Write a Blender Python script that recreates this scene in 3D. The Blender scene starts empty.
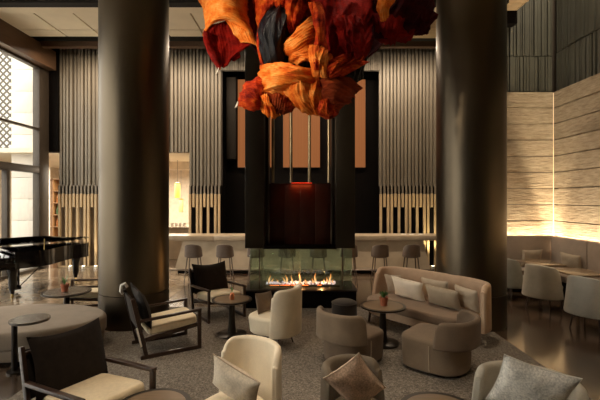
import bpy, bmesh, math, random
from mathutils import Vector, Matrix, noise
PI = math.pi
R = math.radians
random.seed(7)
scene = bpy.context.scene
COL = scene.collection

# ------------------------------------------------------------------ materials
def mat(name):
    m = bpy.data.materials.new(name); m.use_nodes = True
    nt = m.node_tree
    return m, nt, nt.nodes['Principled BSDF']

def coords(nt, scale=(1, 1, 1), rot=(0, 0, 0)):
    tc = nt.nodes.new('ShaderNodeTexCoord'); mp = nt.nodes.new('ShaderNodeMapping')
    mp.inputs['Scale'].default_value = scale; mp.inputs['Rotation'].default_value = rot
    nt.links.new(tc.outputs['Object'], mp.inputs['Vector'])
    return mp.outputs['Vector']

def noise_node(nt, vec, scale, detail=4, rough=.55):
    n = nt.nodes.new('ShaderNodeTexNoise')
    n.inputs['Scale'].default_value = scale; n.inputs['Detail'].default_value = detail
    n.inputs['Roughness'].default_value = rough
    nt.links.new(vec, n.inputs['Vector'])
    return n.outputs['Fac']

def ramp(nt, fac, stops):
    r = nt.nodes.new('ShaderNodeValToRGB')
    el = r.color_ramp.elements
    while len(el) < len(stops): el.new(.5)
    for e, (p, c) in zip(el, stops):
        e.position = p; e.color = (*c, 1)
    nt.links.new(fac, r.inputs['Fac'])
    return r.outputs['Color']

def bump(nt, bs, fac, strength, dist=.01):
    b = nt.nodes.new('ShaderNodeBump')
    b.inputs['Strength'].default_value = strength; b.inputs['Distance'].default_value = dist
    nt.links.new(fac, b.inputs['Height']); nt.links.new(b.outputs['Normal'], bs.inputs['Normal'])

def mul(c, k): return tuple(min(1, x * k) for x in c)

def plain(name, col, rough=.5, metal=0.0, var=.12, scale=6, bmp=0.0, coat=0.0, spec=.5):
    m, nt, b = mat(name)
    v = coords(nt)
    f = noise_node(nt, v, scale)
    nt.links.new(ramp(nt, f, [(.3, mul(col, 1 - var)), (.7, mul(col, 1 + var))]), b.inputs['Base Color'])
    b.inputs['Roughness'].default_value = rough; b.inputs['Metallic'].default_value = metal
    b.inputs['Coat Weight'].default_value = coat
    b.inputs['Specular IOR Level'].default_value = spec
    if bmp: bump(nt, b, f, bmp)
    return m

def fabric(name, col, var=.18, scale=160, bmp=.25, sheen=.08):
    m, nt, b = mat(name)
    v = coords(nt)
    f = noise_node(nt, v, scale, 3)
    g = noise_node(nt, v, 5, 3)
    mx = nt.nodes.new('ShaderNodeMath'); mx.operation = 'MULTIPLY_ADD'
    nt.links.new(g, mx.inputs[0]); mx.inputs[1].default_value = .5
    ad = nt.nodes.new('ShaderNodeMath'); ad.operation = 'MULTIPLY'; ad.inputs[1].default_value = .5
    nt.links.new(f, ad.inputs[0]); nt.links.new(ad.outputs[0], mx.inputs[2])
    nt.links.new(ramp(nt, mx.outputs[0], [(.38, mul(col, 1 - var)), (.62, mul(col, 1 + var))]), b.inputs['Base Color'])
    b.inputs['Roughness'].default_value = .92
    b.inputs['Sheen Weight'].default_value = sheen
    b.inputs['Specular IOR Level'].default_value = .2
    bump(nt, b, f, bmp, .004)
    return m

def wood(name, col, rough=.45, axis='Z', var=.3, scale=6):
    m, nt, b = mat(name)
    sc = {'X': (.6, 8, 8), 'Y': (8, .6, 8), 'Z': (8, 8, .6)}[axis]
    f = noise_node(nt, coords(nt, sc), scale, 5)
    nt.links.new(ramp(nt, f, [(.3, mul(col, 1 - var)), (.7, mul(col, 1 + var))]), b.inputs['Base Color'])
    b.inputs['Roughness'].default_value = rough
    return m

def emit(name, col, strength):
    m, nt, b = mat(name)
    b.inputs['Base Color'].default_value = (*col, 1)
    b.inputs['Emission Color'].default_value = (*col, 1)
    b.inputs['Emission Strength'].default_value = strength
    return m

def thin_glass(name, tint=(.9, .95, .93), refl=.08, rough=.02):
    m = bpy.data.materials.new(name); m.use_nodes = True
    nt = m.node_tree; nt.nodes.clear()
    o = nt.nodes.new('ShaderNodeOutputMaterial'); mx = nt.nodes.new('ShaderNodeMixShader')
    t = nt.nodes.new('ShaderNodeBsdfTransparent'); g = nt.nodes.new('ShaderNodeBsdfGlossy')
    t.inputs['Color'].default_value = (*tint, 1); g.inputs['Roughness'].default_value = rough
    g.inputs['Color'].default_value = (.9, 1, .93, 1)
    mx.inputs[0].default_value = refl
    nt.links.new(t.outputs[0], mx.inputs[1]); nt.links.new(g.outputs[0], mx.inputs[2])
    nt.links.new(mx.outputs[0], o.inputs[0])
    return m

M = {}
M['column'] = plain('bronze_column_metal', (.115, .092, .064), .38, 1.0, .05, 1.5)
M['plinth'] = plain('bronze_plinth_metal', (.095, .075, .053), .40, 1.0, .05, 3)
M['tower'] = plain('dark_bronze_panel', (.028, .021, .013), .42, .3, .15, 4, spec=.3)
M['black'] = plain('black_panel', (.0035, .0022, .0015), .7, 0, .2, 5, spec=.08)
M['blackgloss'] = plain('piano_black_lacquer', (.004, .003, .003), .10, 0, .2, 5, spec=.45)
M['fascia'] = plain('smoked_red_brown_panel', (.042, .011, .005), .4, .0, .35, 3, spec=.25)
M['darkmetal'] = plain('dark_bronze_metal', (.03, .024, .02), .35, .7, .1, 8)
M['rod'] = plain('brushed_brass_rod', (.45, .36, .22), .35, .8, .1, 8)
M['darkwood'] = wood('dark_stained_wood', (.040, .020, .012), .35, 'X')
M['cream'] = fabric('cream_boucle', (.80, .70, .53), .08)
M['creamseat'] = fabric('cream_seat_leather', (.78, .66, .46), .08, 30, .08)
M['taupe'] = fabric('taupe_wool', (.155, .110, .074), .14)
M['taupe_light'] = fabric('light_taupe_wool', (.205, .150, .100), .14)
M['olive'] = fabric('olive_taupe_wool', (.15, .12, .085), .14)
M['greychair'] = fabric('warm_grey_wool', (.44, .41, .34), .12)
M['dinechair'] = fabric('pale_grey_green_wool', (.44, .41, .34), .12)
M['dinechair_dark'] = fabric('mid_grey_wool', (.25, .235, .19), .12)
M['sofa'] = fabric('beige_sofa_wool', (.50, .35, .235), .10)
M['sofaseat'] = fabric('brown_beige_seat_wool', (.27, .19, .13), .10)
M['bench'] = fabric('brown_grey_bench_wool', (.30, .235, .18), .10)
M['pillow_cream'] = fabric('cream_linen', (.88, .76, .60), .08)
M['pillow_beige'] = fabric('beige_linen', (.50, .40, .29), .10)
M['pillow_taupe'] = fabric('taupe_linen', (.40, .32, .225), .12)
M['pillow_grey'] = fabric('speckled_grey_linen', (.74, .71, .64), .35, 70, .4)
M['pillow_pink'] = fabric('speckled_rose_beige_linen', (.60, .43, .31), .35, 70, .4)
M['pillow_oat'] = fabric('oat_weave_linen', (.72, .63, .50), .18, 60, .3)
M['leather'] = fabric('black_brown_hide', (.018, .013, .010), .2, 20, .1, .05)
M['ottoman'] = fabric('mushroom_velvet', (.28, .225, .17), .10)
M['pouf'] = fabric('charcoal_wool', (.045, .037, .031), .15)
M['stool'] = fabric('mauve_brown_leather', (.17, .130, .105), .1, 30, .1)
M['stoolleg'] = plain('pewter_metal', (.14, .11, .085), .35, .8)
M['inlay'] = wood('tan_table_inlay', (.20, .135, .078), .3, 'X', .12)
M['tabledark'] = plain('dark_bronze_table', (.035, .027, .02), .28, .5)
M['marbletop'] = plain('dark_stone_top', (.12, .10, .08), .25, 0, .3, 6)
M['dinetop'] = wood('walnut_table_top', (.19, .135, .085), .25, 'X', .12)
M['barstone'] = plain('honed_beige_marble', (.36, .28, .19), .32, 0, .16, 2.2)
M['barfront'] = plain('beige_marble_front', (.46, .37, .26), .38, 0, .2, 1.6)
M['terracotta'] = plain('terracotta', (.42, .13, .06), .6)
M['copper'] = plain('copper_vase', (.60, .22, .10), .35, .6)
M['leaf'] = plain('green_leaf', (.07, .16, .035), .5, 0, .3, 30)
M['soil'] = plain('potting_soil', (.03, .02, .012), .95)
M['white'] = plain('white_strap', (.75, .72, .65), .7)
M['ivory'] = plain('ivory_key', (.8, .78, .7), .3)
M['brass'] = plain('brass', (.6, .42, .15), .3, .9)

M['glass'] = thin_glass('window_glass', (.93, .95, .94), .06)
M['fireglass'] = thin_glass('green_tinted_fire_glass', (.88, .955, .915), .12)
M['frame'] = plain('bronze_window_frame', (.055, .040, .027), .5, .2)
M['beam'] = wood('brown_timber_beam', (.10, .052, .025), .5, 'Y', .15)
M['plaster'] = plain('pale_plaster_ceiling', (.80, .70, .53), .8, 0, .04, 2)
M['plank'] = wood('pale_oak_ceiling', (.48, .34, .20), .55, 'X', .2)
M['darktrough'] = plain('dark_ceiling_recess', (.012, .010, .008), .9)
M['slat'] = plain('bronze_slat', (.215, .178, .13), .5, .1, .10, .9)
M['slat2'] = plain('dark_slat_backing', (.075, .060, .043), .6)
M['flute'] = plain('green_grey_fluted_panel', (.105, .102, .078), .5, .1, .3, .8)
M['flute2'] = plain('green_black_groove', (.04, .038, .028), .6)
M['oak'] = wood('lit_oak_slat', (.52, .37, .20), .5, 'Z', .15)
M['outstone'] = plain('pale_exterior_stone', (.72, .66, .58), .8, 0, .03, 2)
M['pave'] = plain('exterior_paving', (.6, .56, .5), .85)
M['backwall'] = plain('cream_back_room_wall', (.62, .52, .40), .7)
M['tanpanel'] = plain('tan_back_panel', (.17, .12, .072), .7)
M['shelfwood'] = wood('amber_shelf_wood', (.40, .22, .09), .4, 'X')
M['lantern'] = emit('amber_lantern_glass', (1.0, .48, .07), 1.1)
M['uplight'] = emit('warm_white_lens', (1.0, .85, .6), 14)
M['led'] = emit('warm_led_strip', (1.0, .82, .56), 14)
M['panel'] = None
M['wallpaint'] = plain('taupe_wall_paint', (.09, .07, .05), .8)

# copper panels with fine vertical fluting; added emission gives their lit look
m, nt, b = mat('glow_added_copper_panel'); M['panel'] = m
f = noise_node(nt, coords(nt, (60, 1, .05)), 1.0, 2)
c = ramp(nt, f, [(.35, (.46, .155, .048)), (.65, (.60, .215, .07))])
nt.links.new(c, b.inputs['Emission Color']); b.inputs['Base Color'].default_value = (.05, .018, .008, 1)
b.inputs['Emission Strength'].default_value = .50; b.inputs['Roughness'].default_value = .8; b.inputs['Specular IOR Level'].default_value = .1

# carpet
m, nt, b = mat('speckled_carpet'); M['carpet'] = m
v = coords(nt)
f = noise_node(nt, v, 48, 5, .85)
nt.links.new(ramp(nt, f, [(.36, (.07, .058, .047)), (.50, (.165, .142, .116)), (.64, (.36, .32, .265))]), b.inputs['Base Color'])
b.inputs['Roughness'].default_value = .97; b.inputs['Specular IOR Level'].default_value = .1
bump(nt, b, f, .5, .01)

# floor: dark polished stone tiles
m, nt, b = mat('polished_brown_stone_tiles'); M['floor'] = m
v = coords(nt)
br = nt.nodes.new('ShaderNodeTexBrick')
br.offset = .5
br.inputs['Scale'].default_value = 1.0
br.inputs['Brick Width'].default_value = 1.2; br.inputs['Row Height'].default_value = .6
br.inputs['Mortar Size'].default_value = .006
br.inputs['Color1'].default_value = (.075, .048, .030, 1); br.inputs['Color2'].default_value = (.055, .035, .022, 1)
br.inputs['Mortar'].default_value = (.02, .014, .010, 1)
nt.links.new(v, br.inputs['Vector'])
f = noise_node(nt, v, 1.7, 6, .6)
mx = nt.nodes.new('ShaderNodeMix'); mx.data_type = 'RGBA'; mx.blend_type = 'MULTIPLY'; mx.inputs[0].default_value = 1
nt.links.new(br.outputs['Color'], mx.inputs[6])
nt.links.new(ramp(nt, f, [(.3, (.6, .6, .6)), (.7, (1.3, 1.25, 1.2))]), mx.inputs[7])
nt.links.new(mx.outputs[2], b.inputs['Base Color'])
b.inputs['Roughness'].default_value = .18
b.inputs['IOR'].default_value = 2.15; b.inputs['Coat Weight'].default_value = .35; b.inputs['Coat Roughness'].default_value = .12
bump(nt, b, f, .03, .01)

# veined marble tiles, paled to carry the daylight on the floor
m, nt, b = mat('daylight_paled_marble_tiles'); M['daylitmarble'] = m
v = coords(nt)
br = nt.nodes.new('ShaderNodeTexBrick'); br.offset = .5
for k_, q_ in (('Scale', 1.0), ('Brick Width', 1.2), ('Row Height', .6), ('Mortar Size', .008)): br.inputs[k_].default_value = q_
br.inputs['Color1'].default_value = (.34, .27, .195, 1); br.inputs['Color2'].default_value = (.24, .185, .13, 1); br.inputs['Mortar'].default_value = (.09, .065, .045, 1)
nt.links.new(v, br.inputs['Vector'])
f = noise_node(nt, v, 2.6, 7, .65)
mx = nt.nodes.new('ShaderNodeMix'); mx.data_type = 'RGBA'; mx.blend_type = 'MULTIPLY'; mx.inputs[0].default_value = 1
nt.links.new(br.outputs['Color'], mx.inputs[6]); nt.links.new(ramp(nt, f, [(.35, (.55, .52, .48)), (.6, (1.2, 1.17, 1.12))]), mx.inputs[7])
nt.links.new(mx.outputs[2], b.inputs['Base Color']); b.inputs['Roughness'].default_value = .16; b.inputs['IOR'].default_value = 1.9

# split-face stone
m, nt, b = mat('warm_travertine'); M['stone'] = m
v = coords(nt, (1.2, 1.2, 7))
f = noise_node(nt, v, 3.2, 8, .7)
nt.links.new(ramp(nt, f, [(.3, (.26, .19, .12)), (.5, (.42, .33, .22)), (.7, (.56, .45, .32))]), b.inputs['Base Color'])
b.inputs['Roughness'].default_value = .8
bump(nt, b, f, .9, .06)

# lattice facade
m, nt, b = mat('lattice_facade'); M['lattice'] = m
tc = coords(nt, (2.0, 2.0, 2.0), (0, R(45), 0))
ck = nt.nodes.new('ShaderNodeTexBrick'); ck.offset = 0
ck.inputs['Scale'].default_value = 1
ck.inputs['Brick Width'].default_value = .55; ck.inputs['Row Height'].default_value = .55; ck.inputs['Mortar Size'].default_value = .12
ck.inputs['Color1'].default_value = (.60, .57, .52, 1); ck.inputs['Color2'].default_value = (.48, .45, .40, 1); ck.inputs['Mortar'].default_value = (.05, .04, .03, 1)
rx = nt.nodes.new('ShaderNodeMapping'); rx.inputs['Rotation'].default_value = (R(90), 0, 0)
nt.links.new(tc, rx.inputs['Vector']); nt.links.new(rx.outputs['Vector'], ck.inputs['Vector'])
nt.links.new(ck.outputs['Color'], b.inputs['Base Color'])

def cloth(name, stops, rough=.8, sheen=.0):
    m, nt, b = mat(name); b.inputs['Specular IOR Level'].default_value = .16 if rough < .5 else .12
    v = coords(nt, (2.6, 2.6, 5))
    f = noise_node(nt, v, 1.6, 5, .65)
    nt.links.new(ramp(nt, f, stops), b.inputs['Base Color'])
    b.inputs['Roughness'].default_value = rough; b.inputs['Sheen Weight'].default_value = sheen
    f2 = noise_node(nt, coords(nt, (9, 9, 30)), 3, 4)
    bump(nt, b, f2, .5, .02)
    return m
M['orange'] = cloth('orange_pleated_silk', [(.30, (.55, .055, .006)), (.48, (.85, .22, .025)), (.7, (.95, .45, .12))])
M['redorange'] = cloth('red_orange_silk', [(.34, (.16, .006, .003)), (.52, (.52, .045, .006)), (.7, (.88, .20, .02))])
M['red'] = cloth('dark_red_silk', [(.3, (.10, .002, .002)), (.7, (.34, .010, .004))])
M['rust'] = cloth('rust_silk', [(.3, (.10, .010, .004)), (.6, (.32, .05, .012)), (.8, (.55, .14, .03))])
M['wine'] = cloth('black_wine_silk', [(.3, (.018, .002, .004)), (.7, (.08, .006, .008))])
M['blacksilk'] = cloth('black_satin', [(.3, (.006, .006, .009)), (.7, (.008, .008, .011))], .3, 0)

# flame
m, nt, b = mat('flame'); M['flame'] = m
tc = nt.nodes.new('ShaderNodeTexCoord'); sp = nt.nodes.new('ShaderNodeSeparateXYZ')
nt.links.new(tc.outputs['Generated'], sp.inputs[0])
c = ramp(nt, sp.outputs[2], [(0, (1, .45, .28)), (.3, (1, .60, .30)), (.7, (1, .42, .10)), (1, (1, .2, .03))])
nt.links.new(c, b.inputs['Emission Color']); b.inputs['Emission Strength'].default_value = 1.2
b.inputs['Base Color'].default_value = (.1, .03, .01, 1)
M['ice'] = emit('glass_fire_crystals', (.75, .68, .85), .55)
M['ember'] = emit('ember_glow', (1, .22, .04), 1.4)

# ------------------------------------------------------------------ mesh builder
class MB:
    def __init__(self): self.b = bmesh.new(); self.mi = 0
    def _faces(self, fs):
        for f in fs: f.material_index = self.mi
    def box(self, c, s, bevel=0.0, rot=None, seg=2):
        geo = bmesh.ops.create_cube(self.b, size=1)
        vs = geo['verts']
        for v in vs: v.co = Vector((v.co.x * s[0], v.co.y * s[1], v.co.z * s[2]))
        if bevel > 0:
            es = list({e for v in vs for e in v.link_edges})
            r = bmesh.ops.bevel(self.b, geom=es, offset=bevel, segments=seg, profile=.5, affect='EDGES')
            vs = list({v for f in r['faces'] for v in f.verts} | {v for v in vs if v.is_valid})
        mtx = rot.to_matrix() if hasattr(rot, 'to_matrix') else (rot or Matrix.Identity(3))
        for v in vs: v.co = mtx @ v.co + Vector(c)
        self._faces({f for v in vs for f in v.link_faces})
        return self
    def bar(self, p0, p1, w, d, bevel=.004, up=(0, 0, 1)):
        p0, p1 = Vector(p0), Vector(p1); z = (p1 - p0)
        L = z.length; z.normalize()
        u = Vector(up)
        if abs(z.dot(u)) > .98: u = Vector((1, 0, 0))
        x = u.cross(z).normalized(); y = z.cross(x)
        mt = Matrix((x, y, z)).transposed()
        return self.box((p0 + p1) / 2, (w, d, L), bevel, mt)
    def loft(self, rings, closed=True, cap=True):
        vr = [[self.b.verts.new(p) for p in r] for r in rings]
        n = len(rings[0]); fs = []
        for i in range(len(vr) - 1):
            for j in range(n if closed else n - 1):
                k = (j + 1) % n
                try: fs.append(self.b.faces.new((vr[i][j], vr[i][k], vr[i + 1][k], vr[i + 1][j])))
                except ValueError: pass
        if cap and closed:
            for r, rev in ((vr[0], True), (vr[-1], False)):
                try: fs.append(self.b.faces.new(list(reversed(r)) if rev else r))
                except ValueError: pass
        self._faces(fs); return self
    def lathe(self, prof, c=(0, 0, 0), n=32, sx=1, sy=1):
        rings = []
        for r, z in prof:
            r = max(r, .0008)
            rings.append([(c[0] + r * sx * math.cos(2 * PI * j / n), c[1] + r * sy * math.sin(2 * PI * j / n), c[2] + z) for j in range(n)])
        return self.loft(rings)
    def cyl(self, p0, p1, r0, r1=None, n=12):
        r1 = r0 if r1 is None else r1
        p0, p1 = Vector(p0), Vector(p1); z = (p1 - p0).normalized()
        u = Vector((0, 0, 1)) if abs(z.z) < .95 else Vector((1, 0, 0))
        x = u.cross(z).normalized(); y = z.cross(x)
        f = lambda p, r: [tuple(p + x * r * math.cos(2 * PI * j / n) + y * r * math.sin(2 * PI * j / n)) for j in range(n)]
        return self.loft([f(p0, r0), f(p1, r1)])
    def tube(self, pts, r, n=8, closed=False):
        pts = [Vector(p) for p in pts]; rings = []; N = len(pts)
        x = None
        for i, p in enumerate(pts):
            a = pts[(i - 1) % N] if (closed or i > 0) else p
            c = pts[(i + 1) % N] if (closed or i < N - 1) else p
            t = (c - a).normalized()
            if x is None:
                u = Vector((0, 0, 1)) if abs(t.z) < .9 else Vector((1, 0, 0)); x = u.cross(t).normalized()
            else:
                x = (x - t * x.dot(t)).normalized()
            y = t.cross(x)
            rings.append([tuple(p + x * r * math.cos(2 * PI * j / n) + y * r * math.sin(2 * PI * j / n)) for j in range(n)])
        if closed: rings.append(rings[0])
        return self.loft(rings, cap=not closed)
    def build(self, name, m, parent=None, smooth=True, ang=40):
        bmesh.ops.remove_doubles(self.b, verts=self.b.verts, dist=1e-5)
        bmesh.ops.recalc_face_normals(self.b, faces=self.b.faces)
        me = bpy.data.meshes.new(name); self.b.to_mesh(me); self.b.free()
        for mm in (m if isinstance(m, (list, tuple)) else [m]): me.materials.append(mm)
        if smooth:
            for p in me.polygons: p.use_smooth = True
            me.set_sharp_from_angle(angle=R(ang))
        o = bpy.data.objects.new(name, me); COL.objects.link(o)
        if parent: o.parent = parent
        return o

def tag(o, label=None, cat=None, group=None, kind=None):
    if label: o['label'] = label
    if cat: o['category'] = cat
    if group: o['group'] = group
    if kind: o['kind'] = kind
    return o

def thing(name, label, cat, loc=(0, 0, 0), rz=0, group=None):
    o = bpy.data.objects.new(name, None); COL.objects.link(o); o.empty_display_size = .1
    o.location = loc; o.rotation_euler = (0, 0, rz)
    return tag(o, label, cat, group)

def struct(o): o['kind'] = 'structure'; return o

def dup(root, loc, rz, label, group=None):
    def cp(o, par):
        c = o.copy(); COL.objects.link(c); c.parent = par
        for ch in list(o.children): cp(ch, c)
        return c
    kids = list(root.children)
    r = root.copy(); COL.objects.link(r); r.location = loc; r.rotation_euler = (root.rotation_euler.x, root.rotation_euler.y, rz)
    for ch in kids: cp(ch, r)
    r['label'] = label
    if group: r['group'] = group
    return r

H = 2.1; F = 400.0
def at(px, py, Y): return Vector(((px - 300) * Y / F, Y, H - (py - 199) * Y / F))

# ------------------------------------------------------------------ room shell
def sbox(name, x0, x1, y0, y1, z0, z1, m, bevel=0):
    o = MB().box(((x0 + x1) / 2, (y0 + y1) / 2, (z0 + z1) / 2), (x1 - x0, y1 - y0, z1 - z0), bevel).build(name, m, smooth=False)
    return struct(o)

sbox('floor', -11.5, 6.6, -5, 19.2, -.2, 0, M['floor'])
sbox('trim_22', -7.7, -2.75, 5.3, 12.2, 0, .003, M['daylitmarble'])            # added pale zone along the windows, its tone standing in for daylight
# ceiling panels with open joints
mb = MB()
xs = [-7.9] + [-6.45 + .95 * k for k in range(11)]
ys = [-5, -3.4, -1.7, 0, 1.7, 3.4, 5.1, 6.8, 8.5, 10.65, 11.1]
for i in range(len(xs) - 1):
    for j in range(len(ys) - 1):
        x0, x1 = xs[i] + .022, xs[i + 1] - .022; y0, y1 = ys[j] + .022, ys[j + 1] - .022
        mb.box(((x0 + x1) / 2, (y0 + y1) / 2, 6.64), (x1 - x0, y1 - y0, .08))
struct(mb.build('ceiling', M['plaster'], smooth=False))
mb = MB()
k = 0; y = -5.0
while y < 11.1:
    mb.box(((3.05 + 5.19) / 2, y + .09, 6.64), (2.12, .172, .08)); y += .18
struct(mb.build('trim_1', M['plank'], smooth=False))
sbox('trim_2', -8.2, 5.19, -5, 11.1, 6.69, 6.9, M['darktrough'])           # slab above the panels
sbox('trim_3', -8.2, 5.19, 11.1, 13.2, 6.78, 6.9, M['darktrough'])         # recess above the screens
sbox('trim_4', -7.9, 4.7, 11.55, 11.7, 6.5, 6.66, M['beam'])               # timber beam before the screens
sbox('trim_5', -7.9, 4.6, 9.02, 9.48, 6.50, 6.58, M['plaster'])            # transverse beam
sbox('trim_6', -7.9, 4.6, 8.80, 9.02, 6.42, 6.60, M['darktrough'])
sbox('trim_7', 4.6, 5.19, 9.55, 9.78, 6.30, 6.6, M['black'])
sbox('trim_8', -7.85, -7.47, -5, 12.25, 6.03, 6.6, M['beam'])              # timber beam above the windows
sbox('trim_9', 5.19, 6.6, -5, 10.2, 9.0, 9.2, M['darktrough'])             # high soffit of the dining bay
sbox('trim_10', 5.13, 5.19, -5, 9.8, 6.6, 9.0, M['flute2'])                # upstand beside the bay
sbox('wall_front', -8.2, 6.6, -5.2, -5, 0, 9, M['wallpaint'])

def ribs(mb, a0, a1, z0, z1, axis, plane, side, rnd, wmin=.02, wmax=.075, gap=.016, dmax=.05):
    a = a0
    while a < a1 - .01:
        w = min(rnd.uniform(wmin, wmax), a1 - a); d = rnd.choice((.25, .45, .7, 1.0)) * dmax
        c = (a + w / 2, plane + side * d / 2, (z0 + z1) / 2); s = (w, d, z1 - z0)
        if axis == 'Y': c = (c[1], c[0], c[2]); s = (s[1], s[0], s[2])
        mb.box(c, s); a += w + gap
rnd = random.Random(3)
# dining bay back wall (stone courses, fluted above) and side wall
zt = [4.72 - .395 * k for k in range(13)]
def courses(name, axis, a0, a1, plane, th, rsd):
    mb = MB(); r = random.Random(rsd)
    for k in range(12):
        z1, z0 = zt[k], max(zt[k + 1], 0)
        d = .0 if k < 3 else r.uniform(0, .012)
        c = ((a0 + a1) / 2, plane + th / 2 - d, (z0 + z1) / 2 + .009); s = (a1 - a0, th, z1 - z0 - .018)
        if axis == 'Y': c = (c[1], c[0], c[2]); s = (s[1], s[0], s[2])
        mb.box(c, s, .004, seg=1)
    return struct(mb.build(name, M['stone'], smooth=False))
courses('wall_back_right', 'X', 4.65, 6.20, 9.8, .12, 4)
courses('wall_right', 'Y', -5, 9.8, 6.22, .12, 5)
mb = MB()
mb.mi = 1; mb.box((5.43, 9.93, 6.85), (1.6, .1, 4.26)); mb.mi = 0
ribs(mb, 4.65, 6.2, 4.74, 5.60, 'X', 9.88, -1, rnd); ribs(mb, 4.65, 6.2, 5.63, 9, 'X', 9.88, -1, rnd)
struct(mb.build('trim_11', [M['flute'], M['flute2']], smooth=False))
mb = MB()
mb.mi = 1; mb.box((6.36, 2.4, 6.85), (.1, 14.9, 4.26)); mb.mi = 0
ribs(mb, -5, 9.8, 4.74, 5.66, 'Y', 6.31, -1, rnd, .03, .11); ribs(mb, -5, 9.8, 5.70, 9, 'Y', 6.31, -1, rnd, .03, .11)
struct(mb.build('trim_12', [M['flute'], M['flute2']], smooth=False))
sbox('trim_13', 4.55, 6.5, 9.96, 10.1, 0, 9.2, M['wallpaint'])              # back of the bay wall
sbox('trim_14', 6.42, 6.6, -5, 10.2, 0, 9.2, M['wallpaint'])
sbox('trim_15', 4.55, 4.65, 9.8, 13.1, 0, 9.0, M['flute2'])
# central dark wall behind the bar
sbox('wall_back', -2.42, 4.65, 12.95, 13.1, 0, 6.9, M['black'])
mb = MB(); mb.box((0, 12.40, 6.42), (4.9, .04, .72)); mb.mi = 1
ribs(mb, -2.42, 2.46, 6.08, 6.78, 'X', 12.38, -1, rnd, .02, .06)
struct(mb.build('trim_16', [M['slat2'], M['slat']], smooth=False))
# smoked glass cabinet fronts on the dark wall
for nm, x0, x1, z0, z1, lab in (('display_cabinet', -2.36, -2.02, 3.35, 6.0, 'tall smoked glass cabinet left of the left copper panel'),):
    t = thing(nm, lab, 'cabinet', (0, 0, 0))
    MB().box(((x0 + x1) / 2, 12.84, (z0 + z1) / 2), (x1 - x0, .20, z1 - z0), .01).build('body', M['black'], t)
    MB().box(((x0 + x1) / 2, 12.73, (z0 + z1) / 2), (x1 - x0 - .05, .015, z1 - z0 - .06), .003).build('door', plain('smoked_glass_door', (.022, .017, .012), .6, spec=.15), t)
# copper panels
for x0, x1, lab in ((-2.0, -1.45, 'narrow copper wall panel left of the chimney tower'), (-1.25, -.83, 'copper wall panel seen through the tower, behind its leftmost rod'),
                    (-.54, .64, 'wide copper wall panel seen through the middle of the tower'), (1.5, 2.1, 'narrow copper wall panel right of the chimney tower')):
    t = thing('copper_panel', lab, 'wall panel', ((x0 + x1) / 2, 12.90, 3.12), 0, 'copper panels on the dark wall')  # plain wall panel; its glow is added through the face material
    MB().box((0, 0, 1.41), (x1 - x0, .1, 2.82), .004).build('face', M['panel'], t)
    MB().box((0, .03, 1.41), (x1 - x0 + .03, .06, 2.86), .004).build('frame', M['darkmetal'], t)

# window wall (left)
mb = MB()
def fr(y0, y1, z0, z1, d=.16): mb.box((-7.8 - d / 2 + .08, (y0 + y1) / 2, (z0 + z1) / 2), (d, y1 - y0, z1 - z0), .006)
fr(11.85, 12.3, 0, 6.05, .2)
fr(-1, 11.85, 2.87, 3.07, .22); fr(-1, 11.85, 4.14, 4.20, .12); fr(-1, 12, 5.97, 6.05, .16); fr(-1, 12, 0, .08, .16)
yy = 10.55
while yy > -1:
    fr(yy, yy + .1, .08, 2.87); yy -= 1.5
for yy in (7.3, 2.7, -1): fr(yy, yy + .35, 3.07, 5.97, .2)
w = struct(mb.build('window_1', M['frame']))
g = MB().box((-7.8, 5.45, 3.0), (.012, 12.85, 5.95)).build('pane', M['glass'], w)
sbox('wall_left', -8.0, -7.86, -5, 12.3, 6.05, 6.9, M['wallpaint'])
sbox('wall_left_front', -8.0, -7.72, -5, -1, 0, 6.05, M['wallpaint'])
sbox('wall_above_back_room', -8.0, -2.42, 12.5, 12.7, 3.56, 6.9, M['slat2'])
sbox('wall_bar_return', -2.6, -2.42, 12.5, 13.1, 0, 6.9, M['black'])
# exterior
sbox('trim_17', -60, -11.5, -12, 60, -.25, -.02, M['pave'])
sbox('trim_18', -11.5, -7.9, -12, 12.3, -.24, -.012, M['pave'])
t = thing('exterior_pier', 'pale stone pier standing outside the window beyond the piano', 'pier', (-9.0, 13.4, 0))
mb = MB()
for k in range(12): mb.box((0, 0, .35 + .7 * k), (.76, .8, .692), .006)
mb.build('shaft', M['outstone'], t)
t = thing('neighbouring_building', 'building with a pale diagonal lattice facade seen through the upper left window', 'building', (-20, 24, 0))
MB().box((0, 0, 9.5), (16, 3, 9.6)).build('lattice_facade', M['lattice'], t, smooth=False)
MB().box((0, -.1, 4.45), (16.1, 3.2, .5)).build('fascia', plain('brown_fascia', (.22, .12, .06), .7), t, smooth=False)
MB().box((0, .2, 2.1), (16, 3, 4.2)).build('ground_floor_wall', M['outstone'], t, smooth=False)

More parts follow.
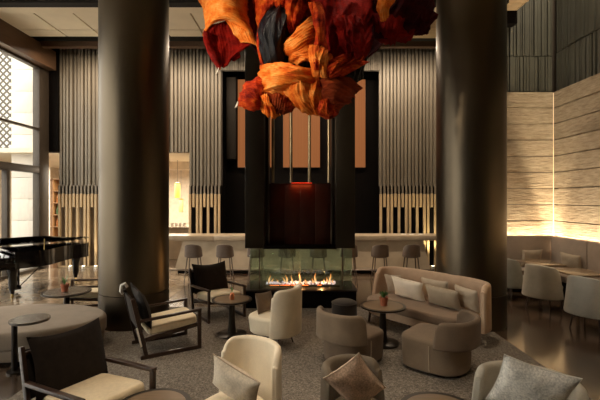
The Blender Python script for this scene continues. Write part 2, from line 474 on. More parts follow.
# slatted screens
def screen(x0, x1, zt1, zo, rs, label, cut=None):
    r = random.Random(rs)
    t = thing('slatted_screen', label, 'screen', ((x0 + x1) / 2, 12.3, 0), 0, 'slatted screens behind the bar')
    cx = (x0 + x1) / 2
    mb = MB(); a = x0
    z_low = cut if cut else 2.5
    mb.box((0, .16, (z_low + 6.7) / 2), (x1 - x0, .03, 6.7 - z_low)); mb.mi = 1
    q = x0 - cx + .03
    while q < x1 - cx - .02:
        d = r.choice((.05, .07, .10)); wd = r.choice((.060, .068, .076))
        mb.box((q, .15 - d / 2, (z_low + 6.75) / 2), (wd, d, 6.75 - z_low))
        if r.random() < .6: mb.box((q + .056, .15 - .012, (z_low + 6.75) / 2), (.016, .024, 6.75 - z_low))
        q += .112
    mb.build('upper_slats', [M['slat2'], M['slat']], t, smooth=False)
    if cut: return t
    # lower slats: alternate short and long oak slats
    a = x0 - cx + .03; k = 0; pat = [1, 0, 1, 1, 0, 1, 0, 1, 1, 0]
    while a < x1 - cx - .03:
        if pat[k % 10]: MB().box((a, .03, 1.145), (.068, .07, 2.21), .004, seg=1).build('long_slat', M['oak'], t)
        else: MB().box((a, .03, 2.06), (.068, .07, .42), .004, seg=1).build('short_slat', M['oak'], t)
        a += .112; k += 1
    st = MB(); a = x0 - cx + .03
    while a < x1 - cx - .03:
        st.box((a, .03, 2.38), (.05, .05, .28), .002, seg=1); a += .112
    st.build('spacer_slats', M['slat'], t)
    MB().box((0, .05, .02), (x1 - x0, .10, .04), .004).build('base_rail', M['oak'], t)
    MB().box((0, .12, 2.36), (x1 - x0, .02, .34)).build('shadow_gap_strip', M['black'], t, smooth=False)  # black strip added so the gaps between the spacers look shaded
    if zo: MB().box((0, .16, 1.25), (x1 - x0, .03, 2.5)).build('back_panel', zo, t, smooth=False)
    return t
screen(-7.44, -4.55, 0, M['tanpanel'], 11, 'tall slatted screen between the piano and the left column')
screen(-4.55, -3.42, 0, None, 12, 'slatted panel hung above the doorway right of the left column', cut=3.55)
screen(-3.42, -2.42, 0, M['black'], 13, 'narrow slatted screen behind the left end of the bar')
screen(2.46, 4.62, 0, M['black'], 14, 'slatted screen behind the right end of the bar')
sbox('trim_19', -7.8, -7.44, 12.3, 12.5, 3.55, 6.9, M['black'])
# back room
sbox('wall_back_room', -11.5, -2.4, 19, 19.2, 0, 3.6, M['backwall'])
sbox('wall_back_room_left', -11.6, -11.5, 12.5, 19.2, 0, 3.6, M['backwall'])
sbox('wall_back_room_right', -2.55, -2.42, 13.1, 19.2, 0, 3.6, M['backwall'])
sbox('trim_20', -11.5, -2.62, 12.55, 19.2, 3.56, 3.7, M['plaster'])
sbox('trim_21', -8.5, -2.56, 15.6, 16.0, 3.25, 3.56, M['backwall'])
t = thing('bottle_shelf', 'amber wooden shelf unit in the back room beside the window', 'shelf', (-9.35, 15.3, 0))
mb = MB()
for z in (.05, .55, 1.05, 1.5, 1.95, 2.4, 2.85): mb.box((0, 0, z), (1.5, .35, .03), .003)
for x in (-.74, 0, .74): mb.box((x, 0, 1.45), (.03, .35, 2.85), .003)
mb.box((0, .17, 1.45), (1.5, .02, 2.85)); mb.build('body', M['shelfwood'], t)
bm_ = {'green': plain('green_bottle_glass', (.05, .12, .04), .1), 'amber': plain('amber_bottle_glass', (.35, .12, .02), .1), 'clear': plain('pale_bottle_glass', (.6, .55, .45), .1)}
protos = {}
def bottle(kind, loc, label):
    if kind not in protos:
        o = MB().lathe([(.001, 0), (.036, 0), (.038, .01), (.038, .17), (.030, .2), (.014, .24), (.013, .3), (.001, .3)], n=14).build('bottle', bm_[kind])
        protos[kind] = o
    else:
        o = protos[kind].copy(); COL.objects.link(o)
    o.location = loc
    return tag(o, label, 'bottle', 'bottles on the back room shelves')
rowname = {1.065: 'third', 1.515: 'fourth', 1.965: 'fifth'}
for z in (1.065, 1.515, 1.965):
    for i in range(5):
        kd = ('green', 'amber', 'clear')[(i + int(z * 10)) % 3]
        bottle(kd, (-9.22 + .125 * i, 15.2, z), 'small %s bottle on the %s shelf up of the back room unit' % (kd, rowname[z]))
# pendant lanterns
for i, (px, py, Y, lab) in enumerate(((177.5, 191, 15.0, 'amber cylinder pendant lamp in the doorway right of the left column'), (181, 206, 16.6, 'smaller pendant lamp hanging lower and farther back in the doorway'))):
    p = at(px, py, Y)
    t = thing('pendant_lamp', lab, 'pendant lamp', (p.x, p.y, p.z - .26), 0, 'pendant lamps in the back room')
    mm = M['lantern'] if i == 0 else emit('dim_amber_glass', (.5, .35, .15), .4)
    MB().lathe([(.001, 0), (.09, 0), (.095, .02), (.095, .5), (.09, .52), (.001, .52)], n=20).build('lamp_shade', mm, t)
    MB().lathe([(.001, .52), (.097, .52), (.097, .56), (.02, .58), (.001, .58)], n=20).build('cap', M['brass'], t)
    MB().cyl((0, 0, .57), (0, 0, 3.56 - p.z + .26), .006).build('cord', M['darkmetal'], t)
# back counter with glasses
t = thing('back_counter', 'pale counter in the back room behind the left end of the bar', 'counter', (-4.3, 14.2, 0))
MB().box((0, 0, .525), (1.9, .6, 1.05), .01).build('body', M['barfront'], t)
MB().box((0, 0, 1.09), (2.0, .7, .08), .01).build('worktop', M['barstone'], t)
gp = None
gm = plain('clear_glassware', (.75, .72, .68), .08)
for i in range(8):
    r_, c_ = divmod(i, 4)
    loc = (-4.50 + c_ * .14, 14.05 + r_ * .14, 1.13)
    if gp is None:
        gp = MB().lathe([(.001, 0), (.035, 0), (.042, .12), (.039, .12), (.032, .01), (.001, .01)], n=14).build('drinking_glass', gm); o = gp
    else:
        o = gp.copy(); COL.objects.link(o)
    o.location = loc
    tag(o, 'clear tumbler standing in the cluster on the back room counter', 'glass', 'tumblers on the back room counter')

# ------------------------------------------------------------------ columns
for X, Y, Rr, lab in ((-2.845, 6.885, .5625, 'massive round dark bronze column left of the fireplace'), (2.92, 6.854, .557, 'massive round dark bronze column right of the fireplace, behind the sofa')):
    t = thing('column', lab, 'column', (X, Y, 0))
    MB().lathe([(Rr, .56), (Rr, 2.9), (Rr, 6.6)], n=96).build('shaft', M['column'], t)
    MB().lathe([(.01, 0), (Rr, 0), (Rr + .004, .01), (Rr + .004, .54), (Rr - .012, .545), (Rr - .012, .56), (.01, .56)], n=96).build('plinth', M['plinth'], t)

# ------------------------------------------------------------------ fireplace and tower
t = thing('chimney_tower', 'tall dark bronze open-framed chimney tower hanging above the fireplace', 'chimney', (0, 8.13, 0))
for s in (-1, 1):
    MB().box((s * .875, 0, 3.87), (.37, .86, 5.44), .008).build('pier', M['tower'], t)
    MB().box((s * .66, .1, 3.87), (.06, .5, 5.44), .006).build('inner_post', M['darkmetal'], t)
mb = MB()
for i, x in enumerate((-.465, -.155, .155, .465)): mb.box((x, -.02, 1.79), (.309, .06, 1.24), .002)
mb.build('lower_panels', M['fascia'], t)
MB().box((0, 0, 1.16), (1.42, .84, .05), .005).build('bottom_plate', M['black'], t)
MB().box((0, .35, 5.95), (1.38, .1, 1.2), .005).build('upper_panel', M['tower'], t)
for x in (-.545, -.18, .19, .58): MB().cyl((x, -.08, 2.43), (x, -.08, 6.6), .03).build('rod', M['rod'], t)
MB().box((.03, -.05, 2.425), (.42, .05, .014), .003).build('light_strip', emit('dim_red_strip', (1, .05, .01), .5), t)

t = thing('fireplace', 'long low black fireplace with green glass sides and live flames', 'fireplace', (.02, 8.1, 0))
MB().box((0, 0, .165), (2.12, .88, .33), .01).build('base', M['black'], t)
MB().box((0, 0, .34), (2.16, .92, .03), .006).build('hearth_slab', M['darkmetal'], t)
for s in (-1, 1):
    MB().box((0, s * .40, .75), (1.96, .012, .775), .002).build('pane', M['fireglass'], t)
for s in (-1, 1):
    MB().box((s * .975, 0, .75), (.012, .77, .775), .002).build('side_pane', M['fireglass'], t)
    MB().box((s * .80, -.40, .75), (.02, .02, .785), .002).build('glass_clip', M['stoolleg'], t)
MB().box((.02, 0, .37), (1.5, .30, .04), .006).build('burner_tray', M['darkmetal'], t)
rr = random.Random(5); mb = MB()
for i in range(150):
    c = (rr.uniform(-.7, .72), rr.uniform(-.12, .12), .395 + rr.uniform(0, .02)); s = rr.uniform(.012, .03)
    mb.box(c, (s, s, s), 0, Matrix.Rotation(rr.uniform(0, 3), 3, (rr.random(), rr.random(), rr.random() + .1)))
o = mb.build('fire_crystals', M['ice'], t, smooth=False); o['kind'] = 'stuff'
mb = MB()
for i in range(14): mb.box((rr.uniform(-.6, .6), -.16 + rr.uniform(0, .02), .385), (rr.uniform(.04, .12), .02, .014), .002)
o = mb.build('embers', M['ember'], t, smooth=False); o['kind'] = 'stuff'
for i, (px, h) in enumerate(((268, .20), (271, .12), (276, .10), (283, .14), (285.5, .22), (291, .20), (299, .28), (305, .12), (312, .12), (314.5, .24), (323, .12), (326, .15), (329, .25), (332, .10))):
    x = (px - 300) * 8.05 / F; rings = []
    ph = rr.uniform(0, 6); yb = rr.uniform(-.05, .05)
    for k in range(12):
        q = k / 11; rad = .020 * (math.sin(PI * min(1, q * .8 + .2)) ** .8) * (1 - q * .75) + .001
        cx = x + .022 * math.sin(ph + q * 5) * q; cy = yb + .02 * math.cos(ph + q * 4) * q
        rings.append([(cx + rad * 1.2 * math.cos(2 * PI * j / 10), cy + rad * math.sin(2 * PI * j / 10), .39 + h * .85 * q) for j in range(10)])
    MB().loft(rings).build('flame', M['flame'], t)

# ------------------------------------------------------------------ bar
t = thing('bar_counter', 'long beige marble bar counter behind the fireplace', 'counter', (0, 11.2, 0))
mb = MB()
def prism(mb, pts_bot, pts_top):
    mb.loft([pts_bot, pts_top])
prism(mb, [(-3.52, 0, .09), (3.66, 0, .09), (3.66, .6, .09), (-3.52, .6, .09)], [(-3.26, 0, .95), (3.44, 0, .95), (3.44, .6, .95), (-3.26, .6, .95)])
mb.build('body', M['barfront'], t, smooth=False)
MB().box((0, .34, .045), (6.9, .5, .09), .004).build('toe_kick', M['black'], t)
mb = MB()
for x0, x1 in ((-4.9, -2.4), (-2.4, 0), (0, 2.4), (2.4, 4.5)): mb.box(((x0 + x1) / 2, .30, 1.01), (x1 - x0 - .004, .76, .14), .006)
mb.build('worktop', M['barstone'], t)
MB().cyl((-3.6, -.14, .14), (3.7, -.14, .14), .022).build('foot_rail', M['stoolleg'], t)
for x in (-2.8, -.9, .9, 2.8): MB().cyl((x, -.14, .14), (x, .04, .14), .012).build('rail_bracket', M['stoolleg'], t)
pp = None
for i, (px, lab) in enumerate(((404, 'white saucer on the bar near the column, leftmost of three'), (412, 'white saucer in the middle of three on the right of the bar'), (421, 'white saucer on the bar nearest the right column'))):
    if pp is None:
        pp = MB().lathe([(.001, 0), (.05, 0), (.08, .012), (.078, .016), (.05, .006), (.001, .006)], n=20).build('saucer', M['ivory']); o = pp
    else: o = pp.copy(); COL.objects.link(o)
    o.location = ((px - 300) * 11.35 / F, 11.4, 1.08); tag(o, lab, 'plate', 'saucers on the bar')

# ------------------------------------------------------------------ soft shapes
def u_path(a, b, n_exp, fwd, n=40, trim=0.0):
    """outer outline from the right wing round the back to the left wing; front is +X"""
    pts = []
    if fwd > 0:
        for k in range(6): pts.append((fwd * (1 - k / 6), -a))
    for k in range(n + 1):
        th = -PI / 2 + PI * k / n
        c, s = math.cos(th), math.sin(th)
        pts.append((-b * abs(c) ** (2 / n_exp), a * math.copysign(abs(s) ** (2 / n_exp), s)))
    if fwd > 0:
        for k in range(6): pts.append((fwd * (k + 1) / 6, a))
    pts = resample(pts, 120)
    c = int(120 * trim); pts = pts[c:121 - c]
    return resample(pts, 64)

def resample(pts, n):
    P = [Vector((p[0], p[1])) for p in pts]; L = [0]
    for i in range(1, len(P)): L.append(L[-1] + (P[i] - P[i - 1]).length)
    out = []; j = 0
    for k in range(n + 1):
        s = L[-1] * k / n
        while j < len(L) - 2 and L[j + 1] < s: j += 1
        d = L[j + 1] - L[j]
        q = 0 if d == 0 else (s - L[j]) / d
        p = P[j].lerp(P[j + 1], min(1, q)); out.append((p.x, p.y))
    return out

def shell(mb, path, th, z0, z1, flare=.08, rc=.1, drop=0.0, lean=0.0):
    """wrap-round upholstered panel along path; th thickness; drop: how much the top falls to the wings"""
    n = len(path); P = [Vector(p) for p in path]
    L = [0]
    for i in range(1, n): L.append(L[-1] + (P[i] - P[i - 1]).length)
    tot = L[-1]; rings = []
    c0 = Vector((0, 0))
    def sect(i, shrink=1.0, push=0.0):
        a, b_ = P[max(i - 1, 0)], P[min(i + 1, n - 1)]
        t_ = (b_ - a).normalized(); nn = Vector((t_.y, -t_.x))           # outward
        s = L[i]; e = min(s, tot - s)
        zt_ = z1 - drop * (1 - max(0.0, math.sin(PI * s / tot)) ** .8)
        if e < rc: zt_ -= rc * (1 - math.sqrt(max(0, 1 - ((rc - e) / rc) ** 2))) * .95
        w = th * shrink
        base = P[i] - nn * th * (1 - shrink) / 2 + t_ * push
        ring = []
        prof = []
        for k in range(7):
            an = PI * k / 6; prof.append((-w / 2 + w / 2 * math.cos(an), zt_ - w / 2 * (1 - math.sin(an)) - (1 - shrink) * .02))
        for q in (.75, .5, .25): prof.append((-w, z0 + (zt_ - z0) * q))
        for k in range(4):
            an = PI + PI / 2 * k / 3 * .999; prof.append((-w + .02 + .02 * math.cos(an), z0 + .02 + .02 * math.sin(an)))
        for k in range(4):
            an = 1.5 * PI + PI / 2 * k / 3; prof.append((-.02 + .02 * math.cos(an), z0 + .02 + .02 * math.sin(an)))
        for q in (.25, .5, .75): prof.append((0, z0 + (zt_ - z0) * q))
        for off, z in prof:
            f = (z - z0) / max(z1 - z0, .01)
            o_ = off + flare * (f - .7)
            p = base + nn * o_
            ring.append((p.x - lean * f, p.y, z))
        return ring
    rings.append(sect(0, .55, -th * .28)); rings.append(sect(0, .85, -th * .12))
    for i in range(n): rings.append(sect(i))
    rings.append(sect(n - 1, .85, th * .12)); rings.append(sect(n - 1, .55, th * .28))
    mb.loft(rings)

def block(mb, poly, z0, z1, r=.04, dome=.015, taper=1.0):
    """upholstered block from a closed plan polygon"""
    P = [Vector(p) for p in poly]; c = sum(P, Vector((0, 0))) / len(P)
    ext = sum((p - c).length for p in P) / len(P)
    rings = []
    def ring(inset, z, tp=1.0):
        k = (1 - inset / ext) * tp
        return [(c.x + (p.x - c.x) * k, c.y + (p.y - c.y) * k, z) for p in P]
    rings.append(ring(r * .6, z0, taper)); rings.append(ring(0, z0 + r * .5, taper))
    for q in (.33, .66): rings.append(ring(0, z0 + (z1 - z0) * q, taper + (1 - taper) * q))
    for k in range(6):
        a = PI / 2 * k / 5; rings.append(ring(r * (1 - math.cos(a)), z1 - r + r * math.sin(a)))
    for q in (.25, .5, .75, .97): rings.append(ring(r + (ext - r) * q, z1 + dome * math.sin(PI / 2 * q)))
    mb.loft(rings)

def plan(a, b, n_exp, fwd, nf=4, n=56, fr=.5):
    """closed plan: superellipse rear (b), straight sides to fwd, rounded front"""
    pts = []
    for k in range(n):
        th = 2 * PI * k / n
        c, s = math.cos(th), math.sin(th)
        if c <= 0: pts.append((-b * abs(c) ** (2 / n_exp), a * math.copysign(abs(s) ** (2 / n_exp), s)))
        else: pts.append((fwd * abs(c) ** (2 / nf), a * math.copysign(abs(s) ** (2 / nf), s)))
    return pts

def pillow_mesh(mb, w, h, t, pinch=.09, wr=.006, seed=0):
    n = 18
    def P(u, v, s):
        y = w / 2 * u * (1 - pinch * (1 - v * v)); z = h / 2 * v * (1 - pinch * (1 - u * u))
        k = max(0, (1 - u * u) * (1 - v * v)) ** .42
        x = s * t / 2 * k
        if k > 0:
            x += noise.noise(Vector((u * 2.2 + seed, v * 2.2, s))) * wr * 2 * k ** .5
        return (x, y, z)
    for s in (1, -1):
        vs = [[mb.b.verts.new(P(-1 + 2 * i / n, -1 + 2 * j / n, s)) for j in range(n + 1)] for i in range(n + 1)]
        for i in range(n):
            for j in range(n):
                mb.b.faces.new((vs[i][j], vs[i + 1][j], vs[i + 1][j + 1], vs[i][j + 1]))

def pillow(loc, rz, tilt, roll, w, h, t, m, label, group, piping=None, seed=0, pinch=.09):
    o = bpy.data.objects.new('throw_pillow', None)
    root = None
    mb = MB(); pillow_mesh(mb, w, h, t, pinch=pinch, seed=seed)
    if piping:
        root = thing('throw_pillow', label, 'pillow', loc, 0, group)
        mb.build('cover', m, root)
        pts = []
        N = 12
        for side in range(4):
            for k in range(N):
                q = -1 + 2 * k / N
                u, v = ((q, -1), (1, q), (-q, 1), (-1, -q))[side]
                pts.append((0, w / 2 * u * (1 - pinch * (1 - v * v)), h / 2 * v * (1 - pinch * (1 - u * u))))
        MB().tube(pts, .005, 6, True).build('piping', piping, root)
    else:
        root = mb.build('throw_pillow', m); tag(root, label, 'pillow', group); root.location = loc
    root.rotation_mode = 'XYZ'
    # roll about its own face axis, then lean back, then turn
    mt = Matrix.Rotation(rz, 4, 'Z') @ Matrix.Rotation(-tilt, 4, 'Y') @ Matrix.Rotation(roll, 4, 'X')
    root.rotation_euler = mt.to_euler()
    return root

# ------------------------------------------------------------------ barrel lounge chairs
def cream_chair(loc, rz, label, group, sc=1.0):
    t = thing('lounge_chair', label, 'armchair', loc, rz, group); t.scale = (sc, sc * .92 if sc < 1 else 1, 1)
    mb = MB(); shell(mb, u_path(.335, .33, 2.4, 0, trim=.13), .065, .19, .86, .035, .10, .02, .05); mb.build('backrest', M['cream'], t)
    mb = MB(); block(mb, [(x, y * .97) for x, y in plan(.315, .26, 2.5, .38, 3.0)], .17, .43, .05, .02, .93); mb.build('seat', M['cream'], t)
    MB().lathe([(.01, .15), (.26, .15), (.27, .16), (.27, .18), (.01, .18)], n=28).build('base_ring', M['darkwood'], t)
    for sx, sy in ((.22, .2), (.22, -.2), (-.2, .2), (-.2, -.2)):
        MB().cyl((sx * .9, sy * .9, .17), (sx * 1.12, sy * 1.12, 0), .018, .011).build('leg', M['darkwood'], t)
    return t
cream_chair((-.38, 5.78, 0), R(152), 'cream barrel lounge chair with its back to the fire, in the middle of the rug', 'cream barrel lounge chairs', .94)
cream_chair((-.54, 3.26, 0), R(-126), 'cream barrel lounge chair in the foreground with an oat pillow', 'cream barrel lounge chairs', .93)

def swivel_chair(loc, rz, label, group, m, m2, a=.34, sc=1.0, zb=.68, trim=.10):
    t = thing('swivel_chair', label, 'armchair', loc, rz, group)
    t.scale = (sc, sc, sc)
    mb = MB(); shell(mb, u_path(a + .004, .345, 2.4, .10, trim=trim), .075, .36, zb, .03, .07, .0, .03); mb.build('backrest', m, t)
    mb = MB(); block(mb, plan(a + .004, .335, 2.4, .43, 5), .03, .42, .045, .02, .97); mb.build('seat', m2, t)
    MB().lathe([(.01, 0), (.27, 0), (.28, .01), (.28, .035), (.01, .035)], n=28).build('base', M['black'], t)
    for s in (-1, 1):
        MB().tube([(.02, s * (a * .985), .06), (.02, s * (a + .004), .2), (.02, s * (a + .006), .36)], .006, 6).build('seam', M['pillow_beige'], t)
    return t
swivel_chair((.64, 5.16, 0), R(44), 'taupe low-backed swivel chair seen from behind, left of the round table with the plant', 'taupe swivel chairs', M['taupe_light'], M['taupe'], trim=.18, sc=.94, zb=.74)
swivel_chair((1.75, 4.95, 0), R(140), 'taupe low-backed swivel chair in front of the sofa', 'taupe swivel chairs', M['taupe'], M['taupe_light'], trim=.13)
swivel_chair((.53, 3.15, 0), R(-60), 'dark olive armchair with a rose-beige pillow at the bottom of the view', 'foreground armchairs', M['olive'], M['olive'], a=.215, zb=.72, trim=.2)
swivel_chair((1.74, 3.08, 0), R(232), 'warm grey armchair with a speckled grey pillow at the bottom right', 'foreground armchairs', M['greychair'], M['greychair'], a=.32, zb=.68, trim=.12)

# pillows on those chairs
pillow((-.52, 3.20, .62), R(-122), R(-20), R(-20), .46, .34, .15, M['pillow_oat'], 'oat coloured pillow on the foreground cream chair', None, M['pillow_beige'], 2)
pillow((-.52, 5.90, .57), R(150), R(-14), R(5), .40, .30, .13, M['taupe'], 'taupe pillow on the cream chair with its back to the fire', None, None, 3)
pillow((.44, 3.15, .64), R(-72), R(-22), R(38), .33, .52, .14, M['pillow_pink'], 'rose-beige speckled pillow standing on its corner in the dark olive armchair', None, M['pillow_beige'], 4)
pillow((1.72, 2.98, .67), R(246), R(-24), R(-14), .50, .50, .16, M['pillow_grey'], 'large speckled pale grey pillow in the bottom right armchair', None, M['white'], 5)

# ------------------------------------------------------------------ wooden-framed armchairs
def wood_chair(loc, rz, label, straps=False):
    t = thing('wooden_armchair', label, 'armchair', loc, rz, 'wooden armchairs with dark hide backs')
    for s in (-1, 1):
        y = s * .335
        mb = MB()
        mb.bar((-.40, y, .025), (.40, y, .025), .036, .05)
        mb.bar((.375, y, .03), (.375, y, .53), .036, .05)
        mb.bar((-.42, y, .50), (.40, y, .545), .05, .032)
        mb.bar((-.33, y, .03), (-.50, y, .80), .036, .05)
        mb.bar((-.34, y * .9, .24), (.37, y * .9, .33), .03, .05)
        mb.build('side_frame', M['darkwood'], t)
    for p0 in ((-.35, .2), (.36, .32), (-.48, .74)): MB().bar((p0[0], -.33, p0[1]), (p0[0], .33, p0[1]), .035, .03).build('cross_rail', M['darkwood'], t)
    mb = MB(); block(mb, [(x - .0, y) for x, y in plan(.295, .32, 8, .36, 8)], 0, .12, .04, .015)
    o = mb.build('seat_cushion', M['creamseat'], t); o.location = (.02, 0, .305); o.rotation_euler = (0, R(-5), 0)
    # back: hide cushion with peaked top corners
    mb = MB(); n = 16
    for sd in (1, -1):
        vs = []
        for i in range(n + 1):
            col = []
            for j in range(n + 1):
                u = -1 + 2 * i / n; v = j / n
                z = .0 + v * (.50 + .05 * abs(u) ** 2.2)
                k = max(0, (1 - u ** 4) * (1 - (2 * v - 1) ** 4)) ** .5
                x = sd * .05 * k + .03 * math.sin(v * PI)
                y = u * .335 * (1 - .05 * math.sin(v * PI))
                col.append(mb.b.verts.new((x, y, z)))
            vs.append(col)
        for i in range(n):
            for j in range(n): mb.b.faces.new((vs[i][j], vs[i + 1][j], vs[i + 1][j + 1], vs[i][j + 1]))
    o = mb.build('back_cushion', M['leather'], t); o.location = (-.27, 0, .37); o.rotation_euler = (0, R(-16), 0)
    MB().box((-.455, 0, .56), (.012, .64, .42), .003, Matrix.Rotation(R(-12.5), 3, 'Y')).build('back_sling', M['leather'], t)
    if straps:
        MB().tube([(-.47, .30, .84), (-.50, .29, .89), (-.54, .31, .87), (-.55, .33, .78), (-.52, .33, .74)], .022, 8).build('strap', M['white'], t)
        MB().box((-.425, -.358, .30), (.022, .008, .26), .002, Matrix.Rotation(R(-12.5), 3, 'Y')).build('side_patch', M['white'], t)
    return t
wood_chair((-1.83, 3.53, 0), R(-30), 'dark wooden armchair with a black hide back, nearest, at the bottom left')
wood_chair((-1.905, 5.69, 0), R(32), 'dark wooden armchair seen from the side, in front of the left column', True)
wood_chair((-1.48, 7.22, 0), R(-54), 'dark wooden armchair facing the viewer, between the left column and the fireplace')
wood_chair((-3.88, 7.50, 0), R(204), 'dark wooden armchair partly hidden behind the left column, near the potted plant')

# ------------------------------------------------------------------ round tables
def round_table(loc, r, label, h=.55, top='inlay', rb=.23):
    t = thing('round_table', label, 'table', loc, 0, 'round pedestal tables')
    MB().lathe([(.01, h - .03), (r - .02, h - .03), (r, h - .02), (r, h), (r - .035, h), (.01, h)], n=56).build('table_top', M['tabledark'], t)
    MB().lathe([(.01, h), (r - .04, h), (r - .042, h + .003), (.01, h + .004)], n=56).build('inlay', M[top], t)
    MB().lathe([(.07, .03), (.055, .15), (.04, h - .03), (.01, h - .03)], n=24).build('pedestal', M['tabledark'], t)
    MB().lathe([(.01, 0), (rb, 0), (rb, .012), (rb - .02, .025), (.07, .035), (.01, .035)], n=40).build('base', M['tabledark'], t)
round_table((-1.05, 6.17, 0), .305, 'round table with a copper vase, beside the cream chair by the fire')
round_table((1.20, 5.79, 0), .325, 'round table holding a small potted plant in front of the sofa')
round_table((-3.92, 6.72, 0), .375, 'wide dark round table left of the left column with a small plant', top='marbletop')
round_table((-1.10, 2.98, 0), .28, 'round table with a tan top cut by the bottom edge, beside the nearest wooden armchair')
round_table((1.02, 2.90, 0), .30, 'round table cut by the bottom edge between the two foreground armchairs')

def potted(loc, label, n, lh, seed, up=False):
    t = thing('potted_plant', label, 'plant', loc); t.scale = (1.35, 1.35, 1.35)
    MB().lathe([(.01, 0), (.034, 0), (.045, .075), (.048, .078), (.048, .09), (.04, .09), (.038, .075), (.01, .075)], n=24).build('pot', M['terracotta'], t)
    MB().lathe([(.01, .07), (.038, .07), (.038, .08), (.01, .085)], n=16).build('soil', M['soil'], t)
    r = random.Random(seed); mb = MB()
    for i in range(n):
        a = r.uniform(0, 2 * PI); ln = lh * r.uniform(.7, 1.1); out = r.uniform(.15, .8) if not up else .25
        d = Vector((math.cos(a) * out, math.sin(a) * out, 1)).normalized(); side = Vector((-math.sin(a), math.cos(a), 0)); nrm = d.cross(side)
        rings = []
        for k in range(8):
            q = k / 7; w = .016 * math.sin(PI * min(.98, q * .9 + .06)) ** .8
            c = Vector((0, 0, .075)) + d * ln * q - Vector((0, 0, 1)) * .25 * ln * q * q * out
            rings.append([tuple(c + side * w), tuple(c + nrm * .003), tuple(c - side * w), tuple(c - nrm * .003)])
        mb.loft(rings)
    mb.build('leaves', M['leaf'], t)
potted((-3.94, 6.70, .554), 'small plant with an upright leaf on the wide dark table', 3, .13, 1, True)
potted((1.21, 5.78, .554), 'small bushy plant in a terracotta pot on the table before the sofa', 22, .085, 2)
t = thing('copper_vase', 'small copper vase with a bud on the table beside the cream chair', 'vase', (-1.04, 6.12, .554))
MB().lathe([(.01, 0), (.03, 0), (.036, .02), (.036, .07), (.026, .10), (.02, .105), (.01, .105)], n=20).build('body', M['copper'], t)
MB().lathe([(.002, .10), (.006, .12), (.016, .15), (.012, .18), (.002, .19)], n=10).build('bud', M['leaf'], t)

# drink table
t = thing('side_table', 'small cantilevered round side table in front of the oval ottoman', 'table', (-3.40, 4.86, 0), 0)
MB().lathe([(.01, .62), (.21, .62), (.215, .63), (.215, .65), (.01, .65)], (.12, 0, 0), n=48).build('table_top', M['marbletop'], t)
MB().bar((-.07, 0, .01), (-.07, 0, .62), .06, .04).build('stem', M['darkmetal'], t)
MB().lathe([(.01, 0), (.10, 0), (.10, .02), (.01, .024)], (-.05, 0, 0), n=40).build('base', M['darkmetal'], t)

# oval ottoman
t = thing('oval_ottoman', 'large low oval mushroom-coloured ottoman on the left', 'ottoman', (-3.95, 5.68, 0), 0)
mb = MB(); block(mb, [(1.13 * math.cos(2 * PI * k / 72), .72 * math.sin(2 * PI * k / 72)) for k in range(72)], .05, .20, .03, 0, .98); mb.build('base', M['ottoman'], t)
mb = MB(); block(mb, [(1.15 * math.cos(2 * PI * k / 72), .74 * math.sin(2 * PI * k / 72)) for k in range(72)], .195, .43, .06, .02); mb.build('cushion', M['ottoman'], t)
MB().lathe([(.01, 0), (1.0, 0), (1.0, .06), (.01, .06)], n=48, sy=.62).build('plinth', M['black'], t)
# pouf
t = thing('pouf', 'small round charcoal pouf between the fireplace and the taupe swivel chair', 'pouf', (.73, 6.6, 0))
MB().lathe([(.01, .02), (.19, .02), (.205, .05), (.21, .2), (.205, .37), (.19, .40), (.15, .42), (.01, .425)], n=40).build('body', M['pouf'], t)
MB().lathe([(.206, .38), (.213, .385), (.206, .39)], n=40).build('piping', M['pouf'], t)
MB().lathe([(.01, 0), (.17, 0), (.17, .02), (.01, .02)], n=32).build('base', M['black'], t)

# ------------------------------------------------------------------ sofa
def sofa():
    t = thing('sofa', 'curved-back beige sofa standing before the right column', 'sofa', (1.95, 6.41, 0), R(219))
    A = .93
    path = u_path(A, .36, 3.2, .10, 60, trim=.035)
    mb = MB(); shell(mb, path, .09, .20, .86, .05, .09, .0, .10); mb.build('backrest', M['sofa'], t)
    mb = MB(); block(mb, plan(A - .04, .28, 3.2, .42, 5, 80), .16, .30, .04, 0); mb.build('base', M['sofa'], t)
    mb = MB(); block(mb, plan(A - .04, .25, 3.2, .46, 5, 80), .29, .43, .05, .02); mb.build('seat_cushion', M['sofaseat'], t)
    for x in (-.22, .32):
        for y in (-.8, 0, .8) if x > 0 else (-.8, .8):
            MB().cyl((x, y, .18), (x * 1.03, y * 1.02, 0), .025, .016).build('leg', M['darkwood'], t)
sofa()
sa = R(219); su = Vector((math.cos(sa), math.sin(sa))); sn = Vector((-math.sin(sa), math.cos(sa)))
def sp(x, y, z):
    p = Vector((1.95, 6.41)) + su * x + sn * y
    return (p.x, p.y, z)
g = 'pillows along the beige sofa'
# local +y is the sofa's left when facing front -> viewer's right
pillow(sp(-.13, -.64, .62), sa + R(8), R(-20), R(3), .34, .34, .12, M['pillow_beige'], 'small beige pillow at the far left end of the sofa', g, None, 6)
pillow(sp(.02, -.24, .61), sa + R(2), R(-24), R(-4), .60, .38, .16, M['pillow_cream'], 'pale cream oblong pillow, brightest on the sofa', g, None, 7)
pillow(sp(-.17, .14, .65), sa, R(-16), R(0), .50, .34, .12, M['pillow_beige'], 'beige pillow half hidden behind the taupe one on the sofa', g, None, 8)
pillow(sp(.04, .40, .60), sa - R(2), R(-24), R(-3), .58, .35, .16, M['pillow_taupe'], 'taupe oblong pillow right of the pale cream one on the sofa', g, None, 9)
pillow(sp(-.08, .72, .62), sa - R(10), R(-18), R(-5), .40, .38, .13, M['pillow_beige'], 'beige pillow at the right end of the sofa', g, None, 10)

